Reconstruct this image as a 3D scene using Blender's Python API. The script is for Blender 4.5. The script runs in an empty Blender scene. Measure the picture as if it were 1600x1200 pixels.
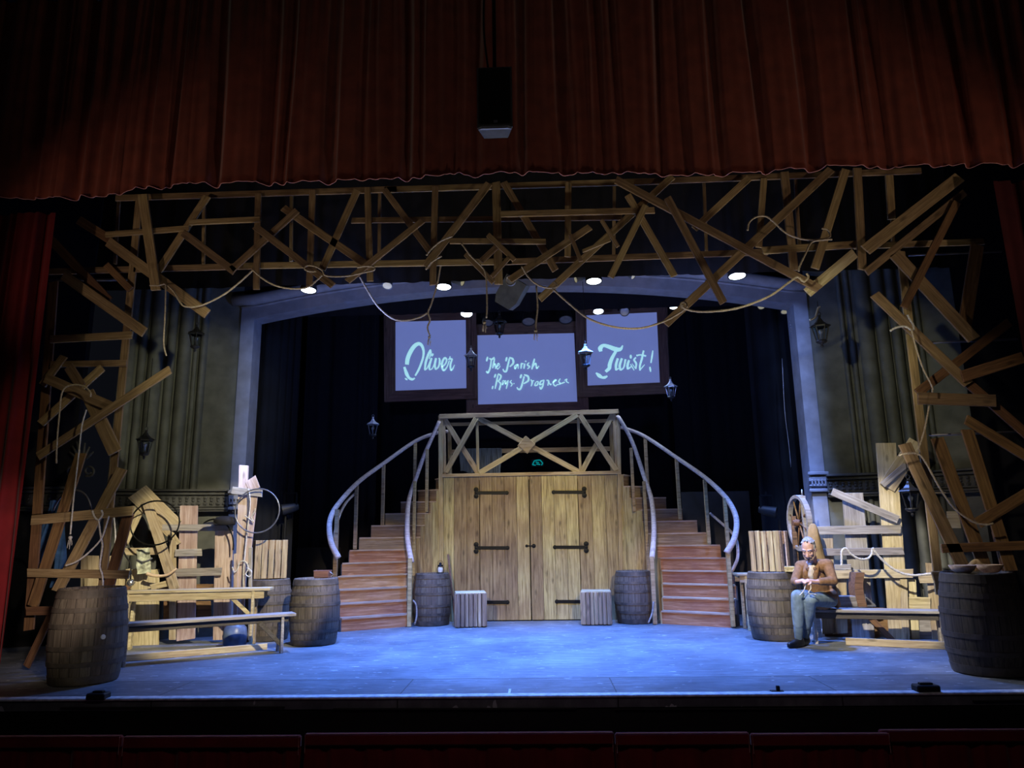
import bpy, bmesh, math, random
from mathutils import Vector, Matrix
random.seed(11)
rad = math.radians
SC = bpy.context.scene
COL = SC.collection
# ------------------------------------------------------------------ camera
FPX = 1130.0
CAM = Vector((0.14, 0.0, 1.38))
_p, _y, _r = rad(11.9), rad(2.1), rad(0.87)
_fw = Vector((-math.sin(_y)*math.cos(_p), math.cos(_y)*math.cos(_p), math.sin(_p)))
_rt = Vector((math.cos(_y), math.sin(_y), 0.0))
_up = _rt.cross(_fw)
RT = _rt*math.cos(_r) - _up*math.sin(_r)
UP = _up*math.cos(_r) + _rt*math.sin(_r)
cd = bpy.data.cameras.new('camera')
cd.sensor_width = 36.0; cd.sensor_fit = 'HORIZONTAL'; cd.lens = FPX/1600*36.0
cd.clip_end = 200
cam = bpy.data.objects.new('camera', cd)
cam.matrix_world = Matrix(((RT.x, UP.x, -_fw.x, CAM.x), (RT.y, UP.y, -_fw.y, CAM.y), (RT.z, UP.z, -_fw.z, CAM.z), (0, 0, 0, 1)))
COL.objects.link(cam); SC.camera = cam
SC.view_settings.view_transform = 'Standard'
SC.view_settings.look = 'None'
SC.view_settings.exposure = 0.0

# measuring helpers: a sight line of the photograph meets a plane of the stage
def ray(px, py): return RT*((px-800)/FPX) - UP*((py-600)/FPX) + _fw
def F(px, py, z=0.0):
    d = ray(px, py); return CAM + d*((z-CAM.z)/d.z)
def W(px, py, Y):
    d = ray(px, py); return CAM + d*((Y-CAM.y)/d.y)
def H(px, py, pl, off=0.0):
    p0, n = pl; d = ray(px, py)
    return CAM + d*(((p0+n*off)-CAM).dot(n)/d.dot(n))
def depth(P): return (P-CAM).dot(_fw)
def YP(Y): return (Vector((0, Y, 0)), Vector((0, -1, 0)))
def VP(a, b):      # upright plane through two ground points, its normal towards the house
    d = (b-a); n = Vector((d.y, -d.x, 0)).normalized()
    if n.y > 0: n = -n
    return (Vector((a.x, a.y, 0)), n)

# ------------------------------------------------------------------ materials
MATS = {}
def newmat(name):
    m = bpy.data.materials.new(name); m.use_nodes = True
    nt = m.node_tree; b = nt.nodes['Principled BSDF']
    return m, nt, b
def N(nt, t, **kw):
    n = nt.nodes.new(t)
    for k, v in kw.items():
        if k.startswith('i_'): n.inputs[k[2:].replace('_', ' ')].default_value = v
        else: setattr(n, k, v)
    return n
def mathn(nt, op, a, b=None, c=None):
    n = nt.nodes.new('ShaderNodeMath'); n.operation = op
    for i, v in enumerate((a, b, c)):
        if v is None: continue
        if isinstance(v, (int, float)): n.inputs[i].default_value = v
        else: nt.links.new(v, n.inputs[i])
    return n.outputs[0]
def ramp(nt, fac, stops):
    r = nt.nodes.new('ShaderNodeValToRGB'); e = r.color_ramp.elements
    while len(e) < len(stops): e.new(0.5)
    for el, (p, c) in zip(e, stops):
        el.position = p; el.color = (c[0], c[1], c[2], 1)
    nt.links.new(fac, r.inputs[0]); return r.outputs[0]
def wood(name, dark, mid, light, axis='X', board=0.0, stave=0, rough=0.75, spread=0.5, knots=True, huev=0.06, hue0=0.0):
    m, nt, b = newmat(name)
    tc = N(nt, 'ShaderNodeTexCoord'); oi = N(nt, 'ShaderNodeObjectInfo')
    sep = N(nt, 'ShaderNodeSeparateXYZ'); nt.links.new(tc.outputs['Object'], sep.inputs[0])
    rnd = oi.outputs['Random']; groove = None
    if board:
        idx = mathn(nt, 'FLOOR', mathn(nt, 'DIVIDE', sep.outputs['X'], board))
        wn = N(nt, 'ShaderNodeTexWhiteNoise', noise_dimensions='2D')
        cb = N(nt, 'ShaderNodeCombineXYZ'); nt.links.new(idx, cb.inputs[0]); nt.links.new(rnd, cb.inputs[1])
        nt.links.new(cb.outputs[0], wn.inputs['Vector']); rnd = wn.outputs['Value']
    if stave:
        ang = mathn(nt, 'MULTIPLY', mathn(nt, 'ADD', mathn(nt, 'DIVIDE', mathn(nt, 'ARCTAN2', sep.outputs['Y'], sep.outputs['X']), 2*math.pi), 0.5), stave)
        idx = mathn(nt, 'FLOOR', ang); fr = mathn(nt, 'FRACT', ang)
        groove = mathn(nt, 'GREATER_THAN', mathn(nt, 'ABSOLUTE', mathn(nt, 'SUBTRACT', fr, 0.5)), 0.455)
        wn = N(nt, 'ShaderNodeTexWhiteNoise', noise_dimensions='2D')
        cb = N(nt, 'ShaderNodeCombineXYZ'); nt.links.new(idx, cb.inputs[0]); nt.links.new(rnd, cb.inputs[1])
        nt.links.new(cb.outputs[0], wn.inputs['Vector']); rnd = wn.outputs['Value']
    off = mathn(nt, 'MULTIPLY', rnd, 37.0)
    cb2 = N(nt, 'ShaderNodeCombineXYZ')
    for i in range(3): nt.links.new(off, cb2.inputs[i])
    va = N(nt, 'ShaderNodeVectorMath', operation='ADD'); nt.links.new(tc.outputs['Object'], va.inputs[0]); nt.links.new(cb2.outputs[0], va.inputs[1])
    mp = N(nt, 'ShaderNodeMapping'); nt.links.new(va.outputs[0], mp.inputs[0])
    s = [22.0, 22.0, 22.0]; s['XYZ'.index(axis)] = 1.3; mp.inputs['Scale'].default_value = s
    no = N(nt, 'ShaderNodeTexNoise', i_Scale=1.6, i_Detail=5.0, i_Roughness=0.62, i_Distortion=0.8)
    nt.links.new(mp.outputs[0], no.inputs['Vector'])
    col = ramp(nt, no.outputs['Fac'], [(0.30, dark), (0.52, mid), (0.74, light)])
    # slow stains along the board
    n2 = N(nt, 'ShaderNodeTexNoise', i_Scale=2.3, i_Detail=3.0); nt.links.new(va.outputs[0], n2.inputs['Vector'])
    val = mathn(nt, 'ADD', mathn(nt, 'MULTIPLY', mathn(nt, 'SUBTRACT', rnd, 0.5), spread), mathn(nt, 'ADD', mathn(nt, 'MULTIPLY', n2.outputs['Fac'], 0.7), 0.65))
    if knots:
        vm = N(nt, 'ShaderNodeMapping'); nt.links.new(va.outputs[0], vm.inputs[0])
        ks = [7.0, 7.0, 7.0]; ks['XYZ'.index(axis)] = 2.6; vm.inputs['Scale'].default_value = ks
        vo = N(nt, 'ShaderNodeTexVoronoi', i_Scale=1.0); nt.links.new(vm.outputs[0], vo.inputs['Vector'])
        kd = mathn(nt, 'MAXIMUM', 0.0, mathn(nt, 'SUBTRACT', 1.0, mathn(nt, 'DIVIDE', vo.outputs['Distance'], 0.17)))
        kn = mathn(nt, 'SUBTRACT', 1.0, mathn(nt, 'MULTIPLY', mathn(nt, 'POWER', kd, 0.7), 0.62))
        val = mathn(nt, 'MULTIPLY', val, kn)
    if groove is not None: val = mathn(nt, 'MULTIPLY', val, mathn(nt, 'SUBTRACT', 1.0, mathn(nt, 'MULTIPLY', groove, 0.6)))
    hs = N(nt, 'ShaderNodeHueSaturation'); nt.links.new(col, hs.inputs['Color']); nt.links.new(val, hs.inputs['Value'])
    hue = mathn(nt, 'ADD', 0.5+hue0, mathn(nt, 'MULTIPLY', mathn(nt, 'SUBTRACT', mathn(nt, 'ADD', mathn(nt, 'MULTIPLY', n2.outputs['Fac'], 0.6), mathn(nt, 'MULTIPLY', rnd, 0.4)), 0.5), huev)); nt.links.new(hue, hs.inputs['Hue'])
    nt.links.new(hs.outputs[0], b.inputs['Base Color']); b.inputs['Roughness'].default_value = rough
    bp = N(nt, 'ShaderNodeBump', i_Strength=0.25, i_Distance=0.01); nt.links.new(no.outputs['Fac'], bp.inputs['Height']); nt.links.new(bp.outputs[0], b.inputs['Normal'])
    MATS[name] = m; return m
def plain(name, col, rough=0.6, metal=0.0, noise=0.25, scale=9.0, emis=None, es=0.0, sheen=0.0, bump=0.0, stretch=None, spec=0.35):
    m, nt, b = newmat(name)
    tc = N(nt, 'ShaderNodeTexCoord'); src = tc.outputs['Object']
    if stretch:
        mp = N(nt, 'ShaderNodeMapping'); mp.inputs['Scale'].default_value = stretch; nt.links.new(src, mp.inputs[0]); src = mp.outputs[0]
    no = N(nt, 'ShaderNodeTexNoise', i_Scale=scale, i_Detail=4.0); nt.links.new(src, no.inputs['Vector'])
    lo = [c*(1-noise) for c in col]; hi = [min(1, c*(1+noise)) for c in col]
    nt.links.new(ramp(nt, no.outputs['Fac'], [(0.3, lo), (0.7, hi)]), b.inputs['Base Color'])
    b.inputs['Roughness'].default_value = rough; b.inputs['Metallic'].default_value = metal; b.inputs['Specular IOR Level'].default_value = spec
    if sheen: b.inputs['Sheen Weight'].default_value = sheen; b.inputs['Sheen Roughness'].default_value = 0.4
    if emis:
        b.inputs['Emission Color'].default_value = (*emis, 1); b.inputs['Emission Strength'].default_value = es
    if bump:
        bp = N(nt, 'ShaderNodeBump', i_Strength=bump, i_Distance=0.02); nt.links.new(no.outputs['Fac'], bp.inputs['Height']); nt.links.new(bp.outputs[0], b.inputs['Normal'])
    MATS[name] = m; return m
def glassmat(name, col=(0.8, 0.85, 0.9)):
    m, nt, b = newmat(name)
    b.inputs['Base Color'].default_value = (*col, 1); b.inputs['Roughness'].default_value = 0.05
    b.inputs['Transmission Weight'].default_value = 1.0; b.inputs['IOR'].default_value = 1.1
    MATS[name] = m; return m
W_TRUSS = wood('truss_wood', (0.14, 0.09, 0.042), (0.27, 0.18, 0.09), (0.42, 0.30, 0.165), spread=0.6)
W_BROWN = wood('brown_wood', (0.08, 0.04, 0.018), (0.17, 0.085, 0.036), (0.26, 0.14, 0.06), spread=0.5)
W_PALE = wood('pale_wood', (0.29, 0.21, 0.115), (0.48, 0.375, 0.225), (0.64, 0.53, 0.36), spread=0.45, hue0=0.008)
W_GREY = wood('grey_wood', (0.17, 0.15, 0.13), (0.30, 0.27, 0.24), (0.45, 0.42, 0.38), spread=0.35)
W_PINK = wood('pink_wood', (0.30, 0.20, 0.16), (0.48, 0.36, 0.31), (0.62, 0.52, 0.47), spread=0.25)
W_HOUSE = wood('house_boards', (0.16, 0.105, 0.05), (0.36, 0.26, 0.13), (0.52, 0.40, 0.22), axis='Z', board=0.215, spread=0.62, huev=0.08, hue0=0.008)
W_RAIL = wood('rail_wood', (0.22, 0.15, 0.06), (0.42, 0.30, 0.14), (0.55, 0.42, 0.22), spread=0.25)
W_STAIR = wood('stair_ply', (0.26, 0.10, 0.04), (0.42, 0.19, 0.085), (0.64, 0.38, 0.22), axis='X', spread=0.35, knots=False)
W_STAIRU = wood('stair_ply_upper', (0.17, 0.11, 0.055), (0.30, 0.20, 0.11), (0.44, 0.32, 0.19), axis='X', spread=0.4, knots=False)  # greyer, duller ply for the upper risers
W_TREAD = wood('stair_tread', (0.34, 0.22, 0.13), (0.5, 0.36, 0.24), (0.66, 0.52, 0.38), axis='X', spread=0.3, knots=False)
W_HANDRAIL = wood('handrail_wood', (0.40, 0.30, 0.24), (0.6, 0.5, 0.43), (0.72, 0.64, 0.58), axis='X', spread=0.1, knots=False)
W_SHADE = wood('apron_shade_wood', (0.035, 0.03, 0.024), (0.075, 0.062, 0.048), (0.12, 0.1, 0.08), spread=0.3)  # shade under the bench seats painted into the aprons and brace
W_FRAME = wood('screen_frame_wood', (0.09, 0.045, 0.028), (0.17, 0.085, 0.052), (0.25, 0.135, 0.088), spread=0.3)
W_BARREL = wood('barrel_oak', (0.055, 0.043, 0.031), (0.105, 0.083, 0.062), (0.16, 0.132, 0.10), axis='Z', stave=22, spread=0.4, knots=False)
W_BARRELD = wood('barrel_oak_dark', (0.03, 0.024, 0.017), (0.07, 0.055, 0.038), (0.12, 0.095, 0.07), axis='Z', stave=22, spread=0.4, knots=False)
W_CRATE = wood('crate_slats', (0.16, 0.11, 0.05), (0.36, 0.27, 0.14), (0.52, 0.42, 0.25), axis='Z', board=0.1, spread=0.5)
W_BLOCK = wood('bark_block', (0.12, 0.078, 0.046), (0.25, 0.175, 0.11), (0.42, 0.32, 0.22), axis='Z', board=0.075, spread=0.6)
W_BOWL = wood('bowl_wood', (0.45, 0.29, 0.16), (0.62, 0.45, 0.28), (0.74, 0.58, 0.4), spread=0.2, knots=False)
M_HOOP = plain('barrel_hoop_steel', (0.085, 0.07, 0.056), 0.6, 0.1, 0.4)
M_HOOPD = plain('barrel_hoop_dusty', (0.06, 0.05, 0.04), 0.6, 0.2, 0.4)
M_BLACK = plain('black_paint', (0.012, 0.012, 0.012), 0.55)
M_IRON = plain('black_iron', (0.006, 0.006, 0.006), 0.5, 0.0, spec=0.15)
M_STEEL = plain('dull_steel', (0.45, 0.45, 0.47), 0.4, 0.8)
M_PIPE = plain('scaffold_pipe', (0.2, 0.2, 0.22), 0.45, 0.7)
M_DRAPE = plain('black_serge', (0.0035, 0.0035, 0.006), 0.95, noise=0.3)
M_DRAPE2 = plain('charcoal_serge', (0.0022, 0.0025, 0.004), 0.95, noise=0.3)
M_WALL = plain('black_wall', (0.006, 0.006, 0.008), 0.9)
M_GREEN = plain('dark_olive_plaster', (0.085, 0.087, 0.072), 0.7, noise=0.3, scale=4, bump=0.05)
M_ARCH = plain('grey_blue_plaster', (0.17, 0.175, 0.2), 0.6, noise=0.15, scale=7, bump=0.1)
M_FRIEZE = plain('frieze_plaster', (0.05, 0.05, 0.046), 0.6, noise=0.2)
M_VELVETD = plain('shadowed_velvet', (0.06, 0.004, 0.007), 0.85, noise=0.2, scale=5, sheen=0.1)  # same red velvet with the shade painted into its colour
M_VELVET = plain('red_velvet', (0.20, 0.040, 0.024), 0.85, noise=0.22, scale=5, sheen=0.35)
M_VELVETS = plain('crimson_velvet', (0.17, 0.006, 0.010), 0.85, noise=0.2, scale=5, sheen=0.3)
M_HEM = plain('curtain_hem_braid', (0.5, 0.22, 0.2), 0.8)
M_ROPE = plain('hemp_rope', (0.46, 0.38, 0.27), 0.9, noise=0.3, scale=60, bump=0.6)
M_ROPED = plain('pale_rope', (0.6, 0.57, 0.52), 0.9, noise=0.25, scale=60, bump=0.6)
M_LANT = plain('lantern_iron', (0.20, 0.20, 0.21), 0.3, 0.45)
M_LANTD = plain('lantern_black_iron', (0.012, 0.012, 0.013), 0.38, 0.0)
M_LANTW = plain('lantern_bright_zinc', (0.62, 0.63, 0.66), 0.35, 0.2)  # light from above put into the roof colour of upstage lanterns
M_GLASS = glassmat('lantern_glass')
M_BULB = plain('bulb_glass', (0.7, 0.7, 0.68), 0.15)
M_CLOTH = plain('mottled_rag', (0.5, 0.52, 0.38), 0.9, noise=0.5, scale=25)
M_DENIM = plain('blue_work_cloth', (0.04, 0.11, 0.24), 0.9, noise=0.3)
M_GREYC = plain('grey_striped_cloth', (0.07, 0.08, 0.09), 0.9, noise=0.6, scale=5, stretch=(8, 1, 0.6))
M_TAN = plain('tan_sacking', (0.36, 0.24, 0.11), 0.9, noise=0.25, bump=0.3)
M_BLUEJ = plain('blue_glazed_stoneware', (0.085, 0.115, 0.18), 0.35, noise=0.5, scale=6)
M_FELT = plain('black_felt', (0.014, 0.013, 0.014), 0.85)
M_SKIN = plain('skin', (0.60, 0.36, 0.28), 0.5, noise=0.12, scale=14)
M_HAIR = plain('grey_hair', (0.32, 0.31, 0.32), 0.6, noise=0.35, scale=60, stretch=(1, 1, 0.3), bump=0.5)
M_BEARD = plain('greying_beard', (0.25, 0.17, 0.13), 0.8, noise=0.35, scale=80, bump=0.4)
M_JACKET = plain('brown_tweed', (0.22, 0.115, 0.052), 0.85, noise=0.25, scale=30, bump=0.15)
M_SHIRT = plain('cream_shirt', (0.55, 0.47, 0.38), 0.85, noise=0.2, scale=12)
M_TROU = plain('blue_grey_trouser_cloth', (0.16, 0.215, 0.245), 0.85, noise=0.25, scale=14, bump=0.15)
M_BOOT = plain('black_leather', (0.012, 0.012, 0.014), 0.35)
M_GAITER = plain('grey_gaiter_cloth', (0.10, 0.14, 0.17), 0.8, noise=0.3)
M_NECK = plain('spotted_neckerchief', (0.16, 0.09, 0.06), 0.8, noise=0.6, scale=40)
M_TAPE = plain('white_tape', (0.7, 0.72, 0.75), 0.6)
M_PAPER = plain('yellowed_paper', (0.62, 0.52, 0.28), 0.8)
M_GRILLE = plain('speaker_grille', (0.022, 0.024, 0.022), 0.5, 0.3, noise=0.5, scale=90)
M_GREYBOX = plain('grey_housing', (0.09, 0.1, 0.11), 0.45)
M_SCREEN = plain('projection_cloth', (0.22, 0.22, 0.26), 0.8, noise=0.06, scale=2, emis=(0.110, 0.148, 0.39), es=0.9)
M_LETTER = plain('projected_lettering', (0.7, 0.85, 0.85), 0.8, noise=0.05, emis=(0.42, 0.86, 0.86), es=0.75)
M_LENS = plain('lit_lens', (0.9, 0.95, 1), 0.3, emis=(0.72, 0.84, 1.0), es=14.0)
M_LENSW = plain('dim_lens', (0.3, 0.29, 0.22), 0.3, emis=(1.0, 0.9, 0.5), es=0.22)
M_TEAL = plain('teal_sign_light', (0.02, 0.15, 0.15), 0.5, emis=(0.0, 0.35, 0.38), es=0.6)
M_EDGE = plain('stage_edge_strip', (0.8, 0.82, 0.86), 0.5, 0.0, noise=0.4, scale=14)
M_PIT = plain('pit_black', (0.004, 0.004, 0.004), 0.9)
M_FASCIA = plain('fascia_black', (0.006, 0.007, 0.006), 0.7, noise=0.4, scale=3, stretch=(0.4, 1, 8))
M_FLAT = plain('dark_grey_flat_paint', (0.06, 0.064, 0.07), 0.8, noise=0.3, scale=3)

def floor_material():
    m, nt, b = newmat('stage_floor_paint')
    tc = N(nt, 'ShaderNodeTexCoord'); sep = N(nt, 'ShaderNodeSeparateXYZ'); nt.links.new(tc.outputs['Object'], sep.inputs[0])
    n1 = N(nt, 'ShaderNodeTexNoise', i_Scale=0.9, i_Detail=6.0, i_Roughness=0.65); nt.links.new(tc.outputs['Object'], n1.inputs['Vector'])
    mp = N(nt, 'ShaderNodeMapping'); mp.inputs['Scale'].default_value = (2.0, 7.0, 1.0); nt.links.new(tc.outputs['Object'], mp.inputs[0])
    n2 = N(nt, 'ShaderNodeTexNoise', i_Scale=1.8, i_Detail=8.0, i_Roughness=0.72); nt.links.new(mp.outputs[0], n2.inputs['Vector'])
    n3 = N(nt, 'ShaderNodeTexNoise', i_Scale=3.2, i_Detail=2.0); nt.links.new(mp.outputs[0], n3.inputs['Vector'])
    base = ramp(nt, mathn(nt, 'ADD', mathn(nt, 'MULTIPLY', n1.outputs['Fac'], 0.5), mathn(nt, 'MULTIPLY', n2.outputs['Fac'], 0.5)), [(0.36, (0.07, 0.078, 0.09)), (0.5, (0.155, 0.165, 0.18)), (0.64, (0.30, 0.31, 0.33))])
    fleck = mathn(nt, 'GREATER_THAN', n3.outputs['Fac'], 0.70)
    mx = N(nt, 'ShaderNodeMix', data_type='RGBA'); nt.links.new(fleck, mx.inputs['Factor']); nt.links.new(base, mx.inputs['A']); mx.inputs['B'].default_value = (0.62, 0.64, 0.68, 1)
    wob = mathn(nt, 'MULTIPLY', mathn(nt, 'SUBTRACT', n2.outputs['Fac'], 0.5), 0.02)
    seam = mathn(nt, 'LESS_THAN', mathn(nt, 'ABSOLUTE', mathn(nt, 'SUBTRACT', mathn(nt, 'ADD', sep.outputs['Y'], wob), 7.63)), 0.012)
    tot = seam
    ap = mathn(nt, 'LESS_THAN', sep.outputs['Y'], 7.63)
    for xx in (-3.4, -1.17, 0.78, 2.72):
        j = mathn(nt, 'LESS_THAN', mathn(nt, 'ABSOLUTE', mathn(nt, 'SUBTRACT', mathn(nt, 'ADD', sep.outputs['X'], wob), xx)), 0.006)
        tot = mathn(nt, 'MAXIMUM', tot, mathn(nt, 'MULTIPLY', j, ap))
    # the apron strip is darker
    dk = mathn(nt, 'MULTIPLY', mathn(nt, 'SUBTRACT', 1.0, mathn(nt, 'MULTIPLY', tot, 0.85)), mathn(nt, 'SUBTRACT', 1.0, mathn(nt, 'MULTIPLY', ap, 0.25)))
    hs = N(nt, 'ShaderNodeHueSaturation'); nt.links.new(mx.outputs['Result'], hs.inputs['Color']); nt.links.new(dk, hs.inputs['Value'])
    nt.links.new(hs.outputs[0], b.inputs['Base Color'])
    b.inputs['Roughness'].default_value = 0.55
    bp = N(nt, 'ShaderNodeBump', i_Strength=0.15, i_Distance=0.01); nt.links.new(n2.outputs['Fac'], bp.inputs['Height']); nt.links.new(bp.outputs[0], b.inputs['Normal'])
    return m
M_FLOOR = floor_material()

# ------------------------------------------------------------------ object helpers
WM = {}
def link(o, parent=None, M=None):
    M = M or Matrix.Identity(4)
    COL.objects.link(o)
    WM[o.name] = M
    if parent is not None:
        o.parent = parent; o.matrix_basis = WM[parent.name].inverted() @ M
    else: o.matrix_basis = M
    return o
def tag(o, label, cat, group=None, kind=None):
    if label: o['label'] = label
    if cat: o['category'] = cat
    if group: o['group'] = group
    if kind: o['kind'] = kind
    return o
def thing(name, label, cat, loc=(0, 0, 0), group=None, rotz=0.0):
    o = bpy.data.objects.new(name, None); o.empty_display_size = 0.1
    link(o, None, Matrix.Translation(Vector(loc)) @ Matrix.Rotation(rotz, 4, 'Z'))
    return tag(o, label, cat, group)
class MB:
    def __init__(s): s.v = []; s.f = []
    def add(s, vs, fs, M=None):
        k = len(s.v)
        s.v += [(M @ Vector(v)) if M else Vector(v) for v in vs]
        s.f += [[i+k for i in f] for f in fs]; return s
    def box(s, c, size, R=None, ch=0.0):
        a, b, d = [x/2 for x in size]
        M = Matrix.Translation(Vector(c)) @ (R.to_4x4() if R else Matrix.Identity(4))
        if ch <= 0:
            vs = [(x*a, y*b, z*d) for x in (-1, 1) for y in (-1, 1) for z in (-1, 1)]
            fs = [(0, 1, 3, 2), (4, 6, 7, 5), (0, 4, 5, 1), (2, 3, 7, 6), (0, 2, 6, 4), (1, 5, 7, 3)]
            return s.add(vs, fs, M)
        bm = bmesh.new(); bmesh.ops.create_cube(bm, size=1.0)
        for v in bm.verts: v.co = Vector((v.co.x*2*a, v.co.y*2*b, v.co.z*2*d))
        bmesh.ops.bevel(bm, geom=bm.edges[:], offset=min(ch, a*.8, b*.8, d*.8), segments=1, affect='EDGES')
        bm.verts.index_update()
        vs = [v.co.copy() for v in bm.verts]; fs = [[v.index for v in f.verts] for f in bm.faces]; bm.free()
        return s.add(vs, fs, M)
    def bar(s, p, q, w, t, n=None, ch=0.003):
        p = Vector(p); q = Vector(q); X = (q-p); L = X.length; X = X/L
        n = Vector(n) if n is not None else Vector((0, -1, 0))
        if abs(X.dot(n)) > 0.95: n = Vector((1, 0, 0))
        Yv = n.cross(X).normalized(); Z = X.cross(Yv)
        return s.box((p+q)/2, (L, w, t), Matrix((X, Yv, Z)).transposed(), ch)
    def tube(s, pts, r, seg=8, closed=False, cap=True):
        pts = [Vector(p) for p in pts]; n = len(pts)
        rs = r if isinstance(r, (list, tuple)) else [r]*n
        k0 = len(s.v); up = None
        for i, p in enumerate(pts):
            a = pts[(i-1) % n] if (closed or i > 0) else p
            b = pts[(i+1) % n] if (closed or i < n-1) else p
            t = (b-a); t = t.normalized() if t.length > 1e-9 else Vector((0, 0, 1))
            if up is None:
                up = Vector((0, 0, 1)) if abs(t.z) < 0.9 else Vector((1, 0, 0))
            up = (up - t*up.dot(t)); up = up.normalized() if up.length > 1e-6 else t.orthogonal().normalized()
            sd = t.cross(up)
            for j in range(seg):
                an = 2*math.pi*j/seg
                s.v.append(p + (up*math.cos(an) + sd*math.sin(an))*rs[i])
        m = n if closed else n-1
        for i in range(m):
            for j in range(seg):
                a = k0+i*seg+j; b = k0+i*seg+(j+1) % seg; c = k0+((i+1) % n)*seg+(j+1) % seg; d = k0+((i+1) % n)*seg+j
                s.f.append([a, b, c, d])
        if cap and not closed:
            s.f.append([k0+j for j in range(seg)][::-1]); s.f.append([k0+(n-1)*seg+j for j in range(seg)])
        return s
    def lathe(s, prof, seg=24, M=None, ph=0.0):
        vs = []; fs = []; idx = []
        for (r, z) in prof:
            if r < 1e-6: idx.append([len(vs)]); vs.append((0, 0, z))
            else:
                idx.append(list(range(len(vs), len(vs)+seg)))
                vs += [(r*math.cos(2*math.pi*j/seg+ph), r*math.sin(2*math.pi*j/seg+ph), z) for j in range(seg)]
        for a, b in zip(idx, idx[1:]):
            for j in range(seg):
                k = (j+1) % seg
                if len(a) == 1 and len(b) == 1: continue
                if len(a) == 1: fs.append([a[0], b[k], b[j]])
                elif len(b) == 1: fs.append([a[j], a[k], b[0]])
                else: fs.append([a[j], a[k], b[k], b[j]])
        return s.add(vs, fs, M)
    def prism(s, poly, n, d):
        """polygon in 3-D pushed along n by d"""
        k = len(s.v); m = len(poly); n = Vector(n)*d
        s.v += [Vector(p) for p in poly] + [Vector(p)+n for p in poly]
        s.f.append([k+i for i in range(m)]); s.f.append([k+m+i for i in range(m)][::-1])
        for i in range(m): s.f.append([k+i, k+m+i, k+m+(i+1) % m, k+(i+1) % m])
        return s
    def build(s, name, mat, parent=None, M=None, smooth=False, label=None):
        me = bpy.data.meshes.new(name)
        Mi = (M or Matrix.Identity(4)).inverted()
        me.from_pydata([Mi @ v for v in s.v], [], s.f); me.update()
        bm = bmesh.new(); bm.from_mesh(me); bmesh.ops.recalc_face_normals(bm, faces=bm.faces[:]); bm.to_mesh(me); bm.free()
        me.materials.append(mat)
        if smooth:
            for p in me.polygons: p.use_smooth = True
        o = bpy.data.objects.new(name, me); link(o, parent, M)
        if label: o['label'] = label
        return o
def spline(pts, n=8, closed=False):
    P = [Vector(p) for p in pts]; out = []; m = len(P)
    if m < 3: return P
    rng = range(m if closed else m-1)
    for i in rng:
        p0 = P[(i-1) % m] if closed or i > 0 else P[0]*2-P[1]
        p1 = P[i]; p2 = P[(i+1) % m]
        p3 = P[(i+2) % m] if closed or i+2 < m else P[-1]*2-P[-2]
        for k in range(n):
            t = k/n
            out.append(0.5*((2*p1) + (p2-p0)*t + (2*p0-5*p1+4*p2-p3)*t*t + (3*p1-p0-3*p2+p3)*t**3))
    if not closed: out.append(P[-1])
    return out
def fit(a, b, n):    # list a..b
    return [a+(b-a)*i/(n-1) for i in range(n)]
def lerp_table(tab, x):
    if x <= tab[0][0]: return tab[0][1]
    for (x0, y0), (x1, y1) in zip(tab, tab[1:]):
        if x <= x1: return y0+(y1-y0)*(x-x0)/(x1-x0)
    return tab[-1][1]
def children(o): return [c for c in bpy.data.objects if c.parent == o]
def copy_tree(o, M, label=None, group=None, scale=None):
    c = o.copy(); COL.objects.link(c)
    c.matrix_basis = M; WM[c.name] = M
    if label: c['label'] = label
    if group: c['group'] = group
    for ch in children(o):
        d = ch.copy(); COL.objects.link(d); d.parent = c
        for g in children(ch):
            e = g.copy(); COL.objects.link(e); e.parent = d
    return c
def board(parent, name, a, b, wpx, pl, off=0.0, t=0.028, mat=None, ch=0.003, label=None, w=None):
    """one sawn board between two measured ends, lying in an upright plane"""
    A = H(a[0], a[1], pl, off); B = H(b[0], b[1], pl, off)
    n = pl[1]; X = (B-A); L = X.length; X = X/L
    Yv = n.cross(X).normalized(); X = Yv.cross(n)
    wd = w or wpx*(depth((A+B)/2))/FPX
    c = (A+B)/2 - n*(t/2)
    M = Matrix.Translation(c) @ Matrix((X, Yv, n)).transposed().to_4x4()
    mb = MB()
    mb.box((0, 0, 0), (L, wd, t), None, ch)
    # ends are sawn a little out of square
    k = random.uniform(-0.18, 0.18)*wd; k2 = random.uniform(-0.18, 0.18)*wd
    for v in mb.v:
        v.x += (k2 if v.x > 0 else k)*(v.y/wd)
    for v in mb.v: v.xyz = (M @ v).xyz
    return mb.build(name, mat or W_TRUSS, parent, M, label=label)
def rope(name, label, pts, r=0.013, mat=None, group=None, parent=None, cat='rope', seg=7, n=8):
    P = spline(pts, n)
    # strands: the radius breathes a little
    rs = [r*(1+0.12*math.sin(i*1.9)) for i in range(len(P))]
    o = MB().tube(P, rs, seg).build(name, mat or M_ROPE, parent, smooth=True)
    if parent is None: tag(o, label, cat, group)
    return o
def wp(lst, Y): return [W(p[0], p[1], Y if len(p) < 3 else p[2]) for p in lst]

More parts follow.
